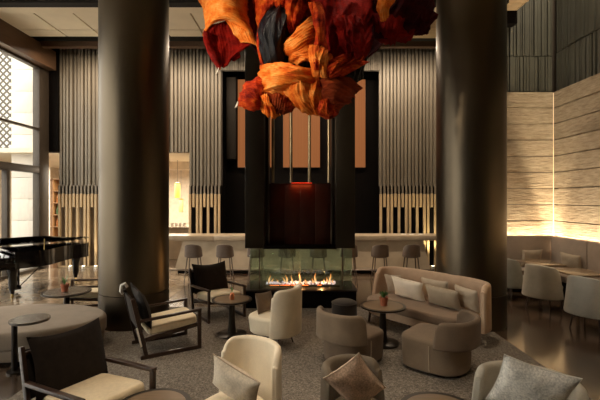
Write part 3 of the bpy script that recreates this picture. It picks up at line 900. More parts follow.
# ------------------------------------------------------------------ bar stools
def stool(loc):
    t = thing('bar_stool', '', 'bar stool', loc, PI / 2, 'bar stools along the counter')
    mb = MB(); shell(mb, u_path(.175, .16, 2.6, .03, 30), .03, .66, .99, .02, .09, .12, .05); mb.build('backrest', M['stool'], t)
    mb = MB(); block(mb, plan(.18, .17, 2.2, .19, 3, 40), .64, .71, .03, .01); mb.build('seat', M['stool'], t)
    for sx, sy in ((1, 1), (1, -1), (-1, 1), (-1, -1)):
        MB().cyl((sx * .12, sy * .13, .65), (sx * .19, sy * .19, 0), .016, .012, 8).build('leg', M['stoolleg'], t)
    q = .175
    MB().tube([(-q, -q, .27), (q, -q, .27), (q, q, .27), (-q, q, .27)], .008, 6, True).build('footrest', M['stoolleg'], t)
    return t
names = ['mauve-brown bar stool nearest the left column', 'mauve-brown bar stool second from the left column', 'bar stool seen past the left edge of the fire glass',
         'bar stool behind the fire glass, left of the middle', 'bar stool behind the fire glass, right of the middle', 'bar stool seen past the right edge of the fire glass',
         'mauve-brown bar stool above the left end of the sofa', 'mauve-brown bar stool nearest the right column']
st0 = None
for i, px in enumerate((193.5, 225, 256, 287, 318.5, 349, 380, 411.5)):
    loc = ((px - 300) * 10.0 / F, 10.02, 0)
    if st0 is None: st0 = stool(loc); st0['label'] = names[0]
    else: dup(st0, loc, PI / 2, names[i])

# ------------------------------------------------------------------ dining bay
t = thing('banquette', 'brown-grey upholstered bench against the back stone wall of the dining bay', 'bench', (5.43, 9.35, 0))
MB().box((-.04, .17, .68), (1.28, .12, 1.10), .03).build('backrest', M['bench'], t)
mb = MB(); mb.box((-.35, -.12, .43), (.72, .52, .13), .03); mb.build('seat', M['bench'], t)
MB().box((-.35, -.08, .19), (.70, .44, .36), .006).build('base', M['black'], t)
t = thing('banquette', 'long brown-grey upholstered bench along the right stone wall', 'bench', (5.84, 6.2, 0))
yy = 3.35
for k, (y0, y1) in enumerate(((-4.2, -1.6), (-1.6, .2), (.2, 2.05), (2.05, 3.24))):
    MB().box((.13, (y0 + y1) / 2, .68), (.12, y1 - y0 - .01, 1.10), .03).build('backrest', M['bench'], t)
    MB().box((-.14, (y0 + y1) / 2, .43), (.48, y1 - y0 - .006, .13), .03).build('seat', M['bench'], t)
MB().box((-.10, -.45, .19), (.40, 7.4, .36), .006).build('base', M['black'], t)
def dining_table(x, y, label):
    t = thing('dining_table', label, 'table', (x, y, 0), 0, 'dining tables in the bay')
    MB().box((0, 0, .725), (.62, .76, .035), .005).build('table_top', M['dinetop'], t)
    MB().cyl((0, 0, .03), (0, 0, .71), .035, .035, 16).build('pedestal', M['darkmetal'], t)
    MB().box((0, 0, .015), (.42, .42, .03), .005).build('base', M['darkmetal'], t)
dining_table(5.17, 8.60, 'square walnut dining table in the far corner of the bay')
dining_table(5.20, 7.48, 'square walnut dining table in the middle of the bay')
dining_table(5.22, 6.25, 'walnut dining table cut by the right edge of the view')
def dining_chair(x, y, rz, label, m):
    t = thing('dining_chair', label, 'chair', (x, y, 0), rz, 'barrel dining chairs in the bay')
    mb = MB(); shell(mb, u_path(.26, .26, 2.5, .02, trim=.06), .055, .26, .88, .08, .10, .07, .03); mb.build('backrest', m, t)
    mb = MB(); block(mb, plan(.245, .235, 2.5, .31, 3.5), .27, .47, .04, .02, .95); mb.build('seat', m, t)
    for sx, sy in ((1, 1), (1, -1), (-1, 1), (-1, -1)):
        MB().cyl((sx * .17, sy * .18, .30), (sx * .22, sy * .22, 0), .018, .011).build('leg', M['darkwood'], t)
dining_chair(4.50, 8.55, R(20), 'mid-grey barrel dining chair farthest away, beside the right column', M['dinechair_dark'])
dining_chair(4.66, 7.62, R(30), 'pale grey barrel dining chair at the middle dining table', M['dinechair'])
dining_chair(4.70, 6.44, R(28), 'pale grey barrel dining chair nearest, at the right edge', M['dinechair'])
pillow((5.42, 9.36, .72), R(-92), R(-12), R(2), .48, .42, .14, M['pillow_taupe'], 'grey-beige pillow on the back bench of the dining bay', 'pillows in the dining bay', None, 11)
pillow((5.80, 8.55, .72), R(195), R(-14), R(-4), .50, .46, .14, M['pillow_taupe'], 'grey-beige pillow on the right wall bench near the corner', 'pillows in the dining bay', None, 12)

# ------------------------------------------------------------------ rug
rp = [(-3.05, -1.8), (3.05, -1.8)]
def notch(cx, cy, r, a0, a1, n=20): return [(cx + r * math.cos(R(a0 + (a1 - a0) * k / n)), cy + r * math.sin(R(a0 + (a1 - a0) * k / n))) for k in range(n + 1)]
rp += [(3.05, 6.28)] + notch(2.92, 6.854, .575, -77, -257) + [(2.79, 7.75), (-2.72, 7.75)] + notch(-2.845, 6.885, .58, 77, -103) + [(-2.98, 6.3), (-3.05, 6.3)]
mb = MB(); mb.loft([[(x, y, 0) for x, y in rp], [(x, y, .010) for x, y in rp]])
o = mb.build('area_rug', M['carpet'], smooth=False); o.location = (0.0, 0, 0); tag(o, 'large speckled grey-brown rug under the lounge seating', 'rug')

# ------------------------------------------------------------------ grand piano
def piano():
    t = thing('grand_piano', 'glossy black grand piano by the window at the far left', 'piano', (-6.765, 8.66, 0), R(49))
    out = [(0, .74), (1.75, .74)]
    for k in range(1, 12):
        a = PI / 2 - PI * k / 12; out.append((1.78 + .42 * math.cos(a), .36 + .38 * math.sin(a)))
    c0, c1 = (1.78, -.02), (.75, -.74)
    for k in range(13):
        q = k / 12; s = q * q * (3 - 2 * q)
        out.append((c0[0] + (c1[0] - c0[0]) * q, c0[1] + (c1[1] - c0[1]) * s))
    out += [(.35, -.74), (0, -.74)]
    def ext(pts, z0, z1):
        mb = MB(); mb.loft([[(x, y, z0) for x, y in pts], [(x, y, z1) for x, y in pts]]); return mb
    body = [(max(x, .32), y) for x, y in out]
    ext(body, .62, .97).build('case', M['blackgloss'], t, ang=30)
    MB().box((.17, 0, .66), (.36, 1.46, .09), .006).build('keybed', M['blackgloss'], t)
    for s in (-1, 1): MB().box((.16, s * .70, .77), (.34, .08, .2), .02).build('cheek', M['blackgloss'], t)
    MB().box((.10, 0, .725), (.15, 1.24, .03), .002).build('white_keys', M['ivory'], t)
    mb = MB(); i = 0
    for k in range(51):
        if k % 7 in (2, 6): continue
        mb.box((.135, -.60 + k * .0235, .745), (.09, .011, .015), .002, seg=1)
    mb.build('black_keys', M['blackgloss'], t)
    MB().box((.23, 0, .82), (.02, 1.32, .16), .004, Matrix.Rotation(R(12), 3, 'Y')).build('fallboard', M['blackgloss'], t)
    lid = ext([(x - 0, (y - .74)) for x, y in [(max(x, .06), y) for x, y in out]], 0, .022)
    o = lid.build('lid', M['blackgloss'], t, ang=30); o.location = (0, .74, .985); o.rotation_euler = (R(-11), 0, 0)
    MB().cyl((.9, -.60, .96), (.9, -.62, 1.21), .008).build('lid_prop', M['brass'], t)
    for x, y in ((.30, -.62), (.30, .62), (1.88, .30)):
        l = MB().lathe([(.038, .09), (.042, .14), (.065, .20), (.078, .48), (.10, .56), (.10, .62), (.01, .62)], (x, y, 0), 20).build('leg', M['blackgloss'], t)
        MB().cyl((x - .02, y, .032), (x + .02, y, .032), .032, .032, 16).build('caster', M['brass'], l)
        MB().cyl((x, y, .03), (x, y, .1), .014).build('caster_stem', M['brass'], l)
    l = MB(); l.box((.55, .06, .36), (.04, .03, .52), .006); l.box((.55, -.06, .36), (.04, .03, .52), .006); l.box((.52, 0, .10), (.14, .26, .07), .01)
    l = l.build('pedal_lyre', M['blackgloss'], t)
    for y in (-.06, 0, .06): MB().box((.43, y, .075), (.12, .022, .012), .004).build('pedal', M['brass'], l)
    MB().cyl((.57, -.05, .12), (1.05, -.10, .62), .011).build('lyre_brace', M['blackgloss'], t)
piano()
pu = Vector((math.cos(R(49)), math.sin(R(49)))); pn = Vector((-pu.y, pu.x))
p = Vector((-6.765, 8.66)) + pu * .02 + pn * .22
t = thing('piano_bench', 'black piano bench pushed under the keyboard at the left edge', 'bench', (p.x, p.y, 0), R(49))
MB().box((0, 0, .47), (.34, .74, .07), .02).build('seat', M['leather'], t)
MB().box((0, 0, .41), (.32, .70, .06), .004).build('apron', M['blackgloss'], t)
for sx in (-1, 1):
    for sy in (-1, 1): MB().cyl((sx * .13, sy * .31, .4), (sx * .13, sy * .31, 0), .022, .014).build('leg', M['blackgloss'], t)

# floor uplights at the foot of the screens
up = None
for i, (x, y, lab) in enumerate(((-6.95, 12.10, 'small floor uplight at the slatted screen, nearest the piano'), (-6.55, 12.10, 'small floor uplight at the slatted screen, second from the piano'),
                        (-6.18, 12.10, 'small floor uplight at the slatted screen beside the left column'), (4.02, 12.10, 'small floor uplight at the screen beside the right column'))):
    if up is None:
        up = thing('floor_uplight', lab, 'uplight', (x, y, 0), 0, 'floor uplights at the screens')
        MB().lathe([(.01, 0), (.055, 0), (.055, .08), (.045, .08), (.045, .07), (.01, .07)], n=20).build('housing', M['ivory'], up)
        MB().lathe([(.01, .071), (.043, .071), (.04, .076), (.01, .078)], n=20).build('lens', M['uplight'], up)
    else: dup(up, (x, y, 0), 0, lab)

# ------------------------------------------------------------------ hanging fabric sculpture
SC = thing('fabric_sculpture', 'huge hanging sculpture of billowing orange, red and black pleated fabric', 'sculpture', (0, 5.7, 3.4))
ORG = Vector((0, 5.7, 3.4))
def bez(p, t):
    a = 1 - t
    return p[0] * (a ** 3) + p[1] * (3 * a * a * t) + p[2] * (3 * a * t * t) + p[3] * (t ** 3)
def petal(rows, m_out, m_in=None, k=9, along='u', amp=.035, seed=0, fade=True, n=84, crumple=.05):
    """fabric sheet: 4x4 control net of (px, py, depth); pleated and crumpled, with real thickness"""
    C = [[at(*q) - ORG for q in r] for r in rows]
    G = []
    for i in range(n + 1):
        v = i / n; row = []
        for j in range(n + 1):
            u = j / n
            row.append(bez([bez(r, u) for r in C], v))
        G.append(row)
    def nrm(i, j):
        a = G[min(i + 1, n)][j] - G[max(i - 1, 0)][j]; b_ = G[i][min(j + 1, n)] - G[i][max(j - 1, 0)]
        c = a.cross(b_)
        return c.normalized() if c.length > 1e-9 else Vector((0, -1, 0))
    N = [[nrm(i, j) for j in range(n + 1)] for i in range(n + 1)]
    D = []
    for i in range(n + 1):
        row = []
        for j in range(n + 1):
            u, v = j / n, i / n
            q = u if along == 'u' else v; w = v if along == 'u' else u
            wob = .35 * noise.noise(Vector((u * 2 + seed, v * 2, seed * .7)))
            ph = k * 2.0 * (q + wob * .30 + .12 * math.sin(w * 2.6 + seed))
            a = amp * .26 * (1 - 2 * abs(math.sin(PI * ph)) ** .8)
            a += amp * 1.5 * (.35 - abs(noise.noise(Vector((q * 4.5 + w * 1.5 + seed * 3, w * 1.3 - q, 2.2 + seed)))) * 2)
            a = a * (1 + .5 * noise.noise(Vector((u * 3, v * 3 + seed, 1.3))))
            c = crumple * 1.5 * noise.noise(Vector((u * 1.7 + seed * 2, v * 1.7, 4.2))) + crumple * .25 * noise.noise(Vector((q * 9 + seed, w * 2, 9.1)))
            row.append(G[i][j] + N[i][j] * (a + c))
        D.append(row)
    mb = MB(); th = .01
    A = [[mb.b.verts.new(D[i][j] + N[i][j] * th) for j in range(n + 1)] for i in range(n + 1)]
    B = [[mb.b.verts.new(D[i][j] - N[i][j] * th) for j in range(n + 1)] for i in range(n + 1)]
    for i in range(n):
        for j in range(n):
            f = mb.b.faces.new((A[i][j], A[i][j + 1], A[i + 1][j + 1], A[i + 1][j])); f.material_index = 0
            f = mb.b.faces.new((B[i][j], B[i + 1][j], B[i + 1][j + 1], B[i][j + 1])); f.material_index = 1
    edge = [(0, j) for j in range(n)] + [(i, n) for i in range(n)] + [(n, j) for j in range(n, 0, -1)] + [(i, 0) for i in range(n, 0, -1)]
    for q in range(len(edge)):
        (i, j), (i2, j2) = edge[q], edge[(q + 1) % len(edge)]
        try: mb.b.faces.new((A[i][j], B[i][j], B[i2][j2], A[i2][j2]))
        except ValueError: pass
    me_name = 'fabric_fold'
    bmesh.ops.recalc_face_normals(mb.b, faces=mb.b.faces)
    me = bpy.data.meshes.new(me_name); mb.b.to_mesh(me); mb.b.free()
    me.materials.append(m_out); me.materials.append(m_in or m_out)
    for p_ in me.polygons: p_.use_smooth = True
    o = bpy.data.objects.new(me_name, me); COL.objects.link(o); o.parent = SC
    return o
O_, RO, RD, RU, WI, BK = M['orange'], M['redorange'], M['red'], M['rust'], M['wine'], M['blacksilk']
# left hood
petal([[(194, -14, 5.9), (208, -18, 5.3), (232, -18, 5.3), (248, -12, 5.8)], [(200, 8, 5.9), (212, 2, 5.2), (236, 2, 5.2), (248, 10, 5.8)],
       [(206, 22, 5.85), (214, 12, 5.3), (240, 10, 5.3), (247, 26, 5.7)], [(203, 36, 5.8), (212, 16, 5.6), (238, 12, 5.6), (259, 48, 5.6)]], O_, RD, 9, 'v', .016, 1)
petal([[(206, 28, 5.75), (214, 20, 5.75), (236, 16, 5.75), (246, 26, 5.75)], [(203, 38, 5.8), (216, 34, 6.0), (236, 34, 6.0), (252, 38, 5.75)],
       [(209, 50, 5.75), (218, 50, 5.95), (234, 46, 5.9), (258, 46, 5.62)], [(217, 62, 5.7), (221, 69, 5.7), (224, 69, 5.7), (236, 57, 5.7)]], RD, RD, 6, 'u', .012, 2)
petal([[(204, 30, 5.72), (201, 40, 5.7), (206, 52, 5.7), (220, 70, 5.66)], [(206, 32, 5.66), (203, 41, 5.62), (208, 51, 5.62), (221, 68, 5.62)],
       [(209, 34, 5.66), (206, 42, 5.62), (211, 51, 5.62), (221, 66, 5.64)], [(211, 36, 5.74), (208, 43, 5.72), (214, 52, 5.72), (222, 64, 5.7)]], O_, RD, 8, 'u', .012, 3, crumple=.015)
petal([[(222, 17, 5.66), (230, 14, 5.6), (238, 14, 5.6), (245, 22, 5.66)], [(228, 26, 5.7), (234, 22, 5.62), (242, 22, 5.6), (248, 30, 5.62)],
       [(236, 34, 5.72), (240, 32, 5.62), (246, 32, 5.6), (252, 38, 5.6)], [(242, 42, 5.72), (246, 42, 5.62), (252, 43, 5.6), (260, 47, 5.6)]], O_, RD, 6, 'u', .016, 4, crumple=.02)
# dark red sheets behind
petal([[(230, -12, 6.0), (244, -12, 5.9), (258, -12, 5.9), (272, -12, 6.1)], [(236, 8, 6.1), (248, 8, 5.9), (258, 8, 5.9), (268, 8, 6.1)],
       [(242, 24, 6.1), (250, 24, 5.95), (257, 24, 5.95), (262, 24, 6.1)], [(250, 40, 6.0), (254, 44, 5.95), (258, 44, 5.95), (260, 40, 6.0)]], RD, RD, 4, 'u', .02, 5)
# ruffles above the black fold
petal([[(252, -14, 5.8), (268, -14, 5.4), (286, -14, 5.4), (304, -14, 5.7)], [(255, 4, 5.7), (266, -2, 5.3), (284, -2, 5.3), (302, 2, 5.6)],
       [(256, 18, 5.7), (264, 8, 5.4), (282, 4, 5.4), (300, 10, 5.6)], [(256, 34, 5.7), (264, 16, 5.5), (280, 8, 5.5), (300, 20, 5.6)]], RO, RD, 8, 'u', .03, 6)
petal([[(284, -6, 5.5), (292, -8, 5.3), (302, -6, 5.3), (310, -6, 5.6)], [(284, 12, 5.45), (290, 8, 5.2), (300, 8, 5.25), (306, 10, 5.6)],
       [(286, 26, 5.5), (291, 22, 5.3), (298, 22, 5.3), (302, 24, 5.6)], [(290, 38, 5.6), (292, 38, 5.5), (294, 36, 5.5), (296, 34, 5.6)]], RO, RD, 5, 'u', .03, 7)
# black glossy fold
petal([[(272, 6, 5.6), (276, 3, 5.4), (282, 5, 5.4), (289, 12, 5.6)], [(254, 18, 5.55), (264, 14, 5.1), (284, 20, 5.1), (290, 28, 5.5)],
       [(252, 44, 5.55), (262, 44, 5.05), (284, 46, 5.05), (295, 48, 5.5)], [(263, 66, 5.6), (270, 68, 5.4), (282, 68, 5.4), (295, 64, 5.6)]], BK, BK, 3, 'u', .03, 8)
petal([[(270, 4, 5.56), (268, 6, 5.5), (266, 8, 5.5), (274, 6, 5.6)], [(258, 18, 5.56), (256, 20, 5.5), (258, 22, 5.46), (262, 20, 5.52)],
       [(254, 40, 5.56), (253, 42, 5.5), (256, 44, 5.46), (259, 42, 5.5)], [(262, 64, 5.58), (262, 66, 5.5), (264, 66, 5.5), (266, 62, 5.56)]], RO, RD, 3, 'u', .008, 9, crumple=.01)
# orange knot right of it
petal([[(284, 44, 5.5), (292, 28, 5.2), (304, 20, 5.2), (320, 18, 5.5)], [(282, 48, 5.4), (294, 36, 5.0), (308, 30, 5.0), (322, 32, 5.4)],
       [(288, 58, 5.4), (298, 50, 5.05), (310, 46, 5.05), (322, 50, 5.4)], [(290, 66, 5.5), (300, 62, 5.3), (312, 62, 5.3), (324, 76, 5.5)]], O_, RU, 8, 'v', .03, 10)
# big dark red body
petal([[(296, -14, 5.8), (318, -16, 5.2), (348, -16, 5.2), (380, -14, 5.8)], [(300, 14, 5.7), (320, 12, 5.0), (350, 12, 5.0), (378, 14, 5.8)],
       [(308, 40, 5.7), (324, 38, 5.0), (348, 38, 5.05), (372, 40, 5.8)], [(314, 74, 5.6), (328, 72, 5.4), (346, 72, 5.4), (366, 62, 5.7)]], RD, RD, 7, 'u', .05, 11, crumple=.10)
petal([[(308, 2, 5.2), (311, 0, 5.1), (315, 2, 5.1), (318, 6, 5.25)], [(312, 20, 5.15), (315, 18, 5.0), (318, 20, 5.0), (322, 24, 5.2)],
       [(317, 40, 5.1), (320, 38, 4.98), (322, 40, 5.0), (326, 42, 5.2)], [(314, 70, 5.2), (320, 70, 5.1), (326, 72, 5.15), (330, 64, 5.3)]], RO, RD, 3, 'u', .02, 12)
petal([[(308, 46, 5.3), (314, 44, 5.05), (322, 46, 5.05), (330, 56, 5.3)], [(308, 56, 5.25), (315, 54, 5.0), (324, 56, 5.0), (332, 62, 5.25)],
       [(310, 66, 5.25), (316, 64, 5.02), (322, 66, 5.02), (330, 70, 5.25)], [(314, 76, 5.3), (317, 78, 5.15), (322, 78, 5.15), (326, 76, 5.3)]], O_, RU, 4, 'u', .03, 13)
petal([[(320, 72, 5.35), (324, 64, 5.2), (332, 56, 5.2), (354, 46, 5.4)], [(322, 74, 5.3), (330, 68, 5.05), (342, 62, 5.05), (358, 54, 5.35)],
       [(326, 75, 5.3), (336, 72, 5.1), (346, 68, 5.1), (362, 60, 5.4)], [(328, 76, 5.4), (340, 75, 5.3), (352, 72, 5.3), (368, 62, 5.5)]], RO, RD, 5, 'v', .03, 14)
petal([[(334, 16, 5.25), (344, 12, 5.0), (352, 14, 5.0), (362, 20, 5.3)], [(336, 30, 5.2), (344, 28, 4.95), (354, 28, 4.95), (364, 34, 5.3)],
       [(340, 44, 5.2), (348, 42, 5.0), (356, 44, 5.0), (364, 46, 5.3)], [(346, 58, 5.35), (352, 58, 5.2), (358, 58, 5.2), (362, 56, 5.4)]], RD, RD, 4, 'u', .05, 15)
# black under-fold
petal([[(328, 68, 5.8), (342, 66, 5.7), (356, 62, 5.7), (368, 50, 5.9)], [(332, 76, 5.8), (344, 74, 5.6), (358, 70, 5.6), (367, 60, 5.8)],
       [(338, 82, 5.8), (346, 80, 5.65), (358, 76, 5.65), (366, 70, 5.8)], [(344, 85, 5.9), (350, 85, 5.8), (358, 82, 5.8), (364, 76, 5.9)]], BK, BK, 3, 'u', .02, 16)
# right dark masses
petal([[(364, -14, 5.8), (384, -16, 5.4), (412, -16, 5.4), (434, -14, 5.8)], [(362, 4, 5.8), (386, 4, 5.3), (414, 4, 5.3), (438, 2, 5.8)],
       [(364, 20, 5.8), (388, 22, 5.4), (412, 22, 5.4), (436, 18, 5.8)], [(362, 40, 5.8), (390, 36, 5.6), (412, 36, 5.6), (424, 36, 5.8)]], WI, WI, 6, 'u', .04, 17, crumple=.08)
petal([[(366, 14, 5.7), (380, 12, 5.45), (396, 14, 5.45), (414, 20, 5.7)], [(368, 26, 5.7), (382, 24, 5.4), (398, 26, 5.4), (418, 28, 5.7)],
       [(372, 36, 5.7), (384, 34, 5.45), (398, 36, 5.5), (416, 36, 5.7)], [(382, 40, 5.8), (390, 46, 5.7), (398, 47, 5.7), (408, 40, 5.8)]], RD, WI, 6, 'u', .03, 18)
petal([[(372, -12, 5.4), (380, -14, 5.2), (388, -14, 5.2), (396, -12, 5.4)], [(374, -4, 5.35), (381, -5, 5.15), (388, -4, 5.15), (394, -2, 5.4)],
       [(378, 8, 5.35), (382, 8, 5.2), (387, 8, 5.2), (391, 6, 5.4)], [(380, 20, 5.45), (382, 22, 5.4), (384, 20, 5.4), (386, 16, 5.45)]], O_, RD, 3, 'u', .015, 19)
petal([[(408, 8, 5.7), (418, 8, 5.55), (428, 10, 5.6), (438, 14, 5.8)], [(412, 18, 5.7), (420, 18, 5.55), (428, 18, 5.6), (436, 20, 5.8)],
       [(416, 26, 5.7), (422, 26, 5.6), (426, 26, 5.6), (430, 26, 5.8)], [(420, 34, 5.75), (422, 36, 5.7), (424, 35, 5.7), (426, 32, 5.8)]], WI, WI, 3, 'u', .03, 20)
# lower band and puffs
petal([[(262, 66, 5.6), (282, 60, 5.2), (306, 62, 5.2), (332, 76, 5.5)], [(258, 76, 5.5), (280, 68, 5.0), (306, 70, 5.0), (332, 82, 5.4)],
       [(258, 88, 5.5), (272, 80, 5.05), (296, 80, 5.05), (322, 88, 5.4)], [(262, 104, 5.6), (268, 100, 5.4), (286, 88, 5.4), (306, 92, 5.6)]], O_, RU, 9, 'v', .03, 21)
petal([[(238, 106, 5.6), (236, 92, 5.4), (244, 80, 5.4), (262, 77, 5.6)], [(244, 110, 5.5), (244, 96, 5.1), (252, 86, 5.1), (264, 80, 5.5)],
       [(252, 110, 5.5), (252, 102, 5.15), (258, 92, 5.15), (265, 86, 5.5)], [(262, 110, 5.55), (262, 106, 5.4), (264, 102, 5.4), (268, 98, 5.55)]], RO, RD, 9, 'u', .025, 22, crumple=.03)
petal([[(262, 92, 5.55), (274, 84, 5.35), (286, 84, 5.35), (300, 90, 5.55)], [(260, 102, 5.5), (274, 98, 5.2), (288, 98, 5.2), (298, 100, 5.5)],
       [(262, 110, 5.5), (274, 110, 5.2), (286, 110, 5.2), (296, 108, 5.5)], [(268, 112, 5.6), (276, 118, 5.45), (284, 117, 5.45), (292, 108, 5.6)]], RU, RD, 6, 'u', .03, 23)
petal([[(258, 100, 5.5), (262, 96, 5.3), (266, 94, 5.3), (270, 92, 5.5)], [(260, 108, 5.45), (264, 106, 5.2), (270, 104, 5.2), (274, 100, 5.45)],
       [(264, 114, 5.45), (268, 112, 5.25), (274, 110, 5.25), (278, 108, 5.5)], [(268, 117, 5.55), (272, 118, 5.45), (276, 117, 5.45), (280, 114, 5.6)]], O_, RU, 6, 'u', .025, 24, crumple=.02)
petal([[(276, 90, 5.6), (288, 78, 5.3), (302, 72, 5.3), (320, 74, 5.5)], [(282, 98, 5.5), (294, 88, 5.1), (308, 84, 5.05), (322, 86, 5.3)],
       [(290, 104, 5.5), (302, 100, 5.1), (312, 98, 5.05), (322, 100, 5.3)], [(300, 108, 5.6), (308, 114, 5.4), (316, 116, 5.35), (326, 118, 5.5)]], O_, RU, 8, 'u', .03, 25)
petal([[(318, 74, 5.5), (330, 72, 5.25), (346, 76, 5.3), (362, 88, 5.6)], [(318, 88, 5.35), (330, 86, 5.0), (344, 88, 5.1), (356, 94, 5.5)],
       [(320, 102, 5.35), (330, 100, 5.05), (340, 102, 5.1), (350, 102, 5.5)], [(322, 117, 5.5), (328, 118, 5.35), (336, 115, 5.4), (344, 108, 5.6)]], RU, RD, 5, 'v', .03, 26)
petal([[(316, 100, 5.4), (322, 98, 5.2), (328, 98, 5.2), (334, 100, 5.4)], [(316, 106, 5.35), (322, 105, 5.1), (330, 105, 5.1), (338, 106, 5.4)],
       [(318, 112, 5.35), (324, 112, 5.15), (332, 112, 5.15), (338, 110, 5.4)], [(322, 116, 5.45), (326, 119, 5.35), (332, 118, 5.35), (336, 114, 5.45)]], RO, RD, 5, 'u', .02, 27, crumple=.02)
# far side of the bundle
petal([[(240, -14, 6.3), (290, -16, 6.7), (350, -16, 6.7), (400, -14, 6.3)], [(244, 20, 6.2), (290, 20, 6.7), (350, 20, 6.7), (410, 14, 6.2)],
       [(256, 50, 6.1), (290, 56, 6.5), (340, 56, 6.5), (380, 38, 6.1)], [(262, 78, 5.9), (290, 84, 6.0), (330, 84, 6.0), (360, 70, 5.9)]], WI, RD, 8, 'u', .05, 28)
for px, py in ((217, 72), (258, 77), (236, 106)):
    p = at(px, py, 5.62) - ORG
    MB().loft([[tuple(p + Vector((-.02, 0, -.03))), tuple(p + Vector((.015, .012, -.02))), tuple(p + Vector((.02, -.01, .0)))], [tuple(p + Vector((.02, 0, .07))), tuple(p + Vector((.03, .006, .06))), tuple(p + Vector((.028, -.006, .06)))]]).build('silver_tip', M['white'], SC)
MB().cyl((0, 0, 1.2), (0, 0, 3.2), .012).build('hanging_cable', M['darkmetal'], SC)

for o in list(scene.objects):
    if o.parent is None and o.get('category') in ('armchair', 'table', 'sofa', 'pillow', 'pouf', 'plant', 'vase', 'ottoman'):
        x, y, z = o.location
        if -2.9 < x < 3.0 and y < 7.6 and o.name.split('.')[0] not in ('dining_table',): o.location.z += .010
# ------------------------------------------------------------------ lights
def lamp(kind, name, loc, energy, col, **kw):
    l = bpy.data.lights.new(name, kind); l.energy = energy; l.color = col
    o = bpy.data.objects.new(name, l); COL.objects.link(o); o.location = loc
    tgt = kw.pop('target', None)
    rot = kw.pop('rot', None)
    for k_, v_ in kw.items(): setattr(l, k_, v_)
    if rot: o.rotation_euler = rot
    if tgt is not None: o.rotation_euler = (Vector(tgt) - Vector(loc)).to_track_quat('-Z', 'Y').to_euler()
    return o
WARM = (1.0, .81, .61)
# unseen ceiling spots put in over the seating and dining bay
fx = [(-1.6, 1.5, 'front left'), (1.2, 1.2, 'front right'), (-.6, 4.6, 'over the middle cream chair'), (1.9, 6.0, 'over the sofa'), (-1.6, 7.0, 'over the far wooden armchair'), (0.9, 5.0, 'over the taupe swivel chair'), (-3.9, 5.6, 'over the oval ottoman'), (4.9, 7.9, 'over the dining tables'), (4.6, 6.2, 'over the dining chairs')]
cols = {'front left': 420, 'front right': 380, 'over the middle cream chair': 340, 'over the sofa': 330, 'over the far wooden armchair': 120, 'over the taupe swivel chair': 120, 'over the oval ottoman': 200, 'over the dining tables': 260, 'over the dining chairs': 160}
for x, y, nm in fx:
    lamp('SPOT', 'downlight_beam', (x, y, 6.55), cols[nm], WARM, target=(x + (.5 if nm == 'front right' else .1), y + (1.9 if 'front' in nm else .3), 0), spot_size=R(44), spot_blend=.7, shadow_soft_size=.15)
# bar and back; bar lamps and screen washes are unseen, added for brightness
lamp('AREA', 'bar_light', (0, 11.2, 6.3), 180, WARM, target=(0, 11.6, 0), shape='RECTANGLE', size=6.5, size_y=.3)
for i, x in enumerate((-3.4, -2.1, -.75, .75, 2.1, 3.4)):
    lamp('SPOT', 'bar_beam', (x, 9.75, 6.55), 560, WARM, target=(x, 11.2, .7), spot_size=R(40), spot_blend=.8, shadow_soft_size=.04)  # row of unseen spots added to brighten the bar front
lamp('AREA', 'screen_wash_left', (-5.0, 11.2, 6.3), 125, WARM, target=(-5.0, 12.4, 1.5), shape='RECTANGLE', size=4, size_y=.2)
lamp('AREA', 'screen_wash_right', (3.4, 11.2, 6.3), 55, WARM, target=(3.4, 12.4, 2.5), shape='RECTANGLE', size=2, size_y=.2)
lamp('AREA', 'back_room_light', (-6.0, 15.5, 3.2), 700, (1, .88, .7), target=(-6, 15.5, 0), shape='RECTANGLE', size=5, size_y=3)
lamp('SPOT', 'uplight_beam', (4.02, 12.10, .12), 260, (1, .85, .5), target=(4.02, 12.3, 3), spot_size=R(50), spot_blend=.6, shadow_soft_size=.04)
for x in (-6.95, -6.55, -6.18): lamp('SPOT', 'uplight_beam', (x, 12.10, .12), 36, (1, .85, .6), target=(x, 12.35, 2), spot_size=R(60), spot_blend=.6, shadow_soft_size=.04)
lamp('POINT', 'fire_light', (.0, 8.0, .55), 16, (1, .42, .14), shadow_soft_size=0)
lamp('POINT', 'fire_light', (.45, 8.0, .55), 12, (1, .42, .14), shadow_soft_size=0)
lamp('AREA', 'red_strip_glow', (.03, 7.99, 2.40), .9, (1, .16, .04), rot=(R(28), 0, 0), shape='RECTANGLE', size=.42, size_y=.03)
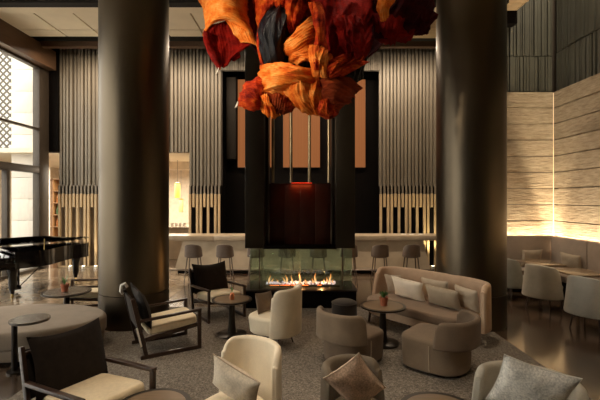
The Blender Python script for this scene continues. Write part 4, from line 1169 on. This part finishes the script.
# LED coves of the dining bay: behind the bench backs and in the corner
t = thing('cove_light', 'warm light strip behind the back bench of the dining bay', 'light strip', (5.43, 9.72, .80))
MB().box((0, 0, 0), (1.4, .04, .02), .003).build('strip', M['led'], t)
lamp('AREA', 'cove_glow', (5.50, 9.69, .85), 62, (1, .82, .56), rot=(R(174), 0, 0), shape='RECTANGLE', size=1.2, size_y=.08)
lamp('AREA', 'cove_glow', (6.125, 6.0, .85), 330, (1, .82, .56), rot=(0, R(-174), 0), shape='RECTANGLE', size=.08, size_y=7.2)
t = thing('cove_light', 'warm light strip behind the long bench on the right wall', 'light strip', (6.165, 5.9, .80))
MB().box((0, 0, 0), (.03, 7.4, .02), .003).build('strip', M['led'], t)
t = thing('cove_light', 'thin vertical warm light strip in the stone corner', 'light strip', (6.20, 9.785, 2.95))
MB().box((0, 0, 0), (.012, .012, 3.5), .003).build('strip', emit('corner_led', (1, .78, .50), .6), t)
lamp('AREA', 'stone_wash', (5.3, 8.0, 8.6), 90, WARM, target=(6.1, 9.6, 3.0), shape='RECTANGLE', size=1.4, size_y=.3)  # unseen lamp added to brighten the upper stone
lamp('AREA', 'bay_wash', (5.6, 6.6, 8.6), 110, (1, .9, .7), target=(6.3, 7.2, 4.5), shape='RECTANGLE', size=.4, size_y=5)  # unseen lamp added to brighten the fluted wall
# fabric sculpture spot from the left and front
lamp('SPOT', 'sculpture_spot', (-3.6, 2.6, 4.3), 520, (1, .80, .55), target=(-.7, 5.6, 4.1), spot_size=R(34), spot_blend=.7, shadow_soft_size=.1)
# daylight
w = bpy.data.worlds.new('World'); scene.world = w; w.use_nodes = True
bg = w.node_tree.nodes['Background']; bg.inputs[0].default_value = (1.0, .915, .83, 1); bg.inputs[1].default_value = 5.2

# ------------------------------------------------------------------ camera
cam = bpy.data.cameras.new('camera'); co = bpy.data.objects.new('camera', cam); COL.objects.link(co)
co.location = (0, 0, H); co.rotation_euler = (R(90), 0, 0)
cam.lens = 24; cam.sensor_width = 36; cam.shift_y = -1 / 600; cam.clip_end = 200
scene.camera = co
vs = scene.view_settings
vs.view_transform = 'Standard'; vs.look = 'None'; vs.gamma = 1; vs.use_curve_mapping = False
vs.exposure = 0.0
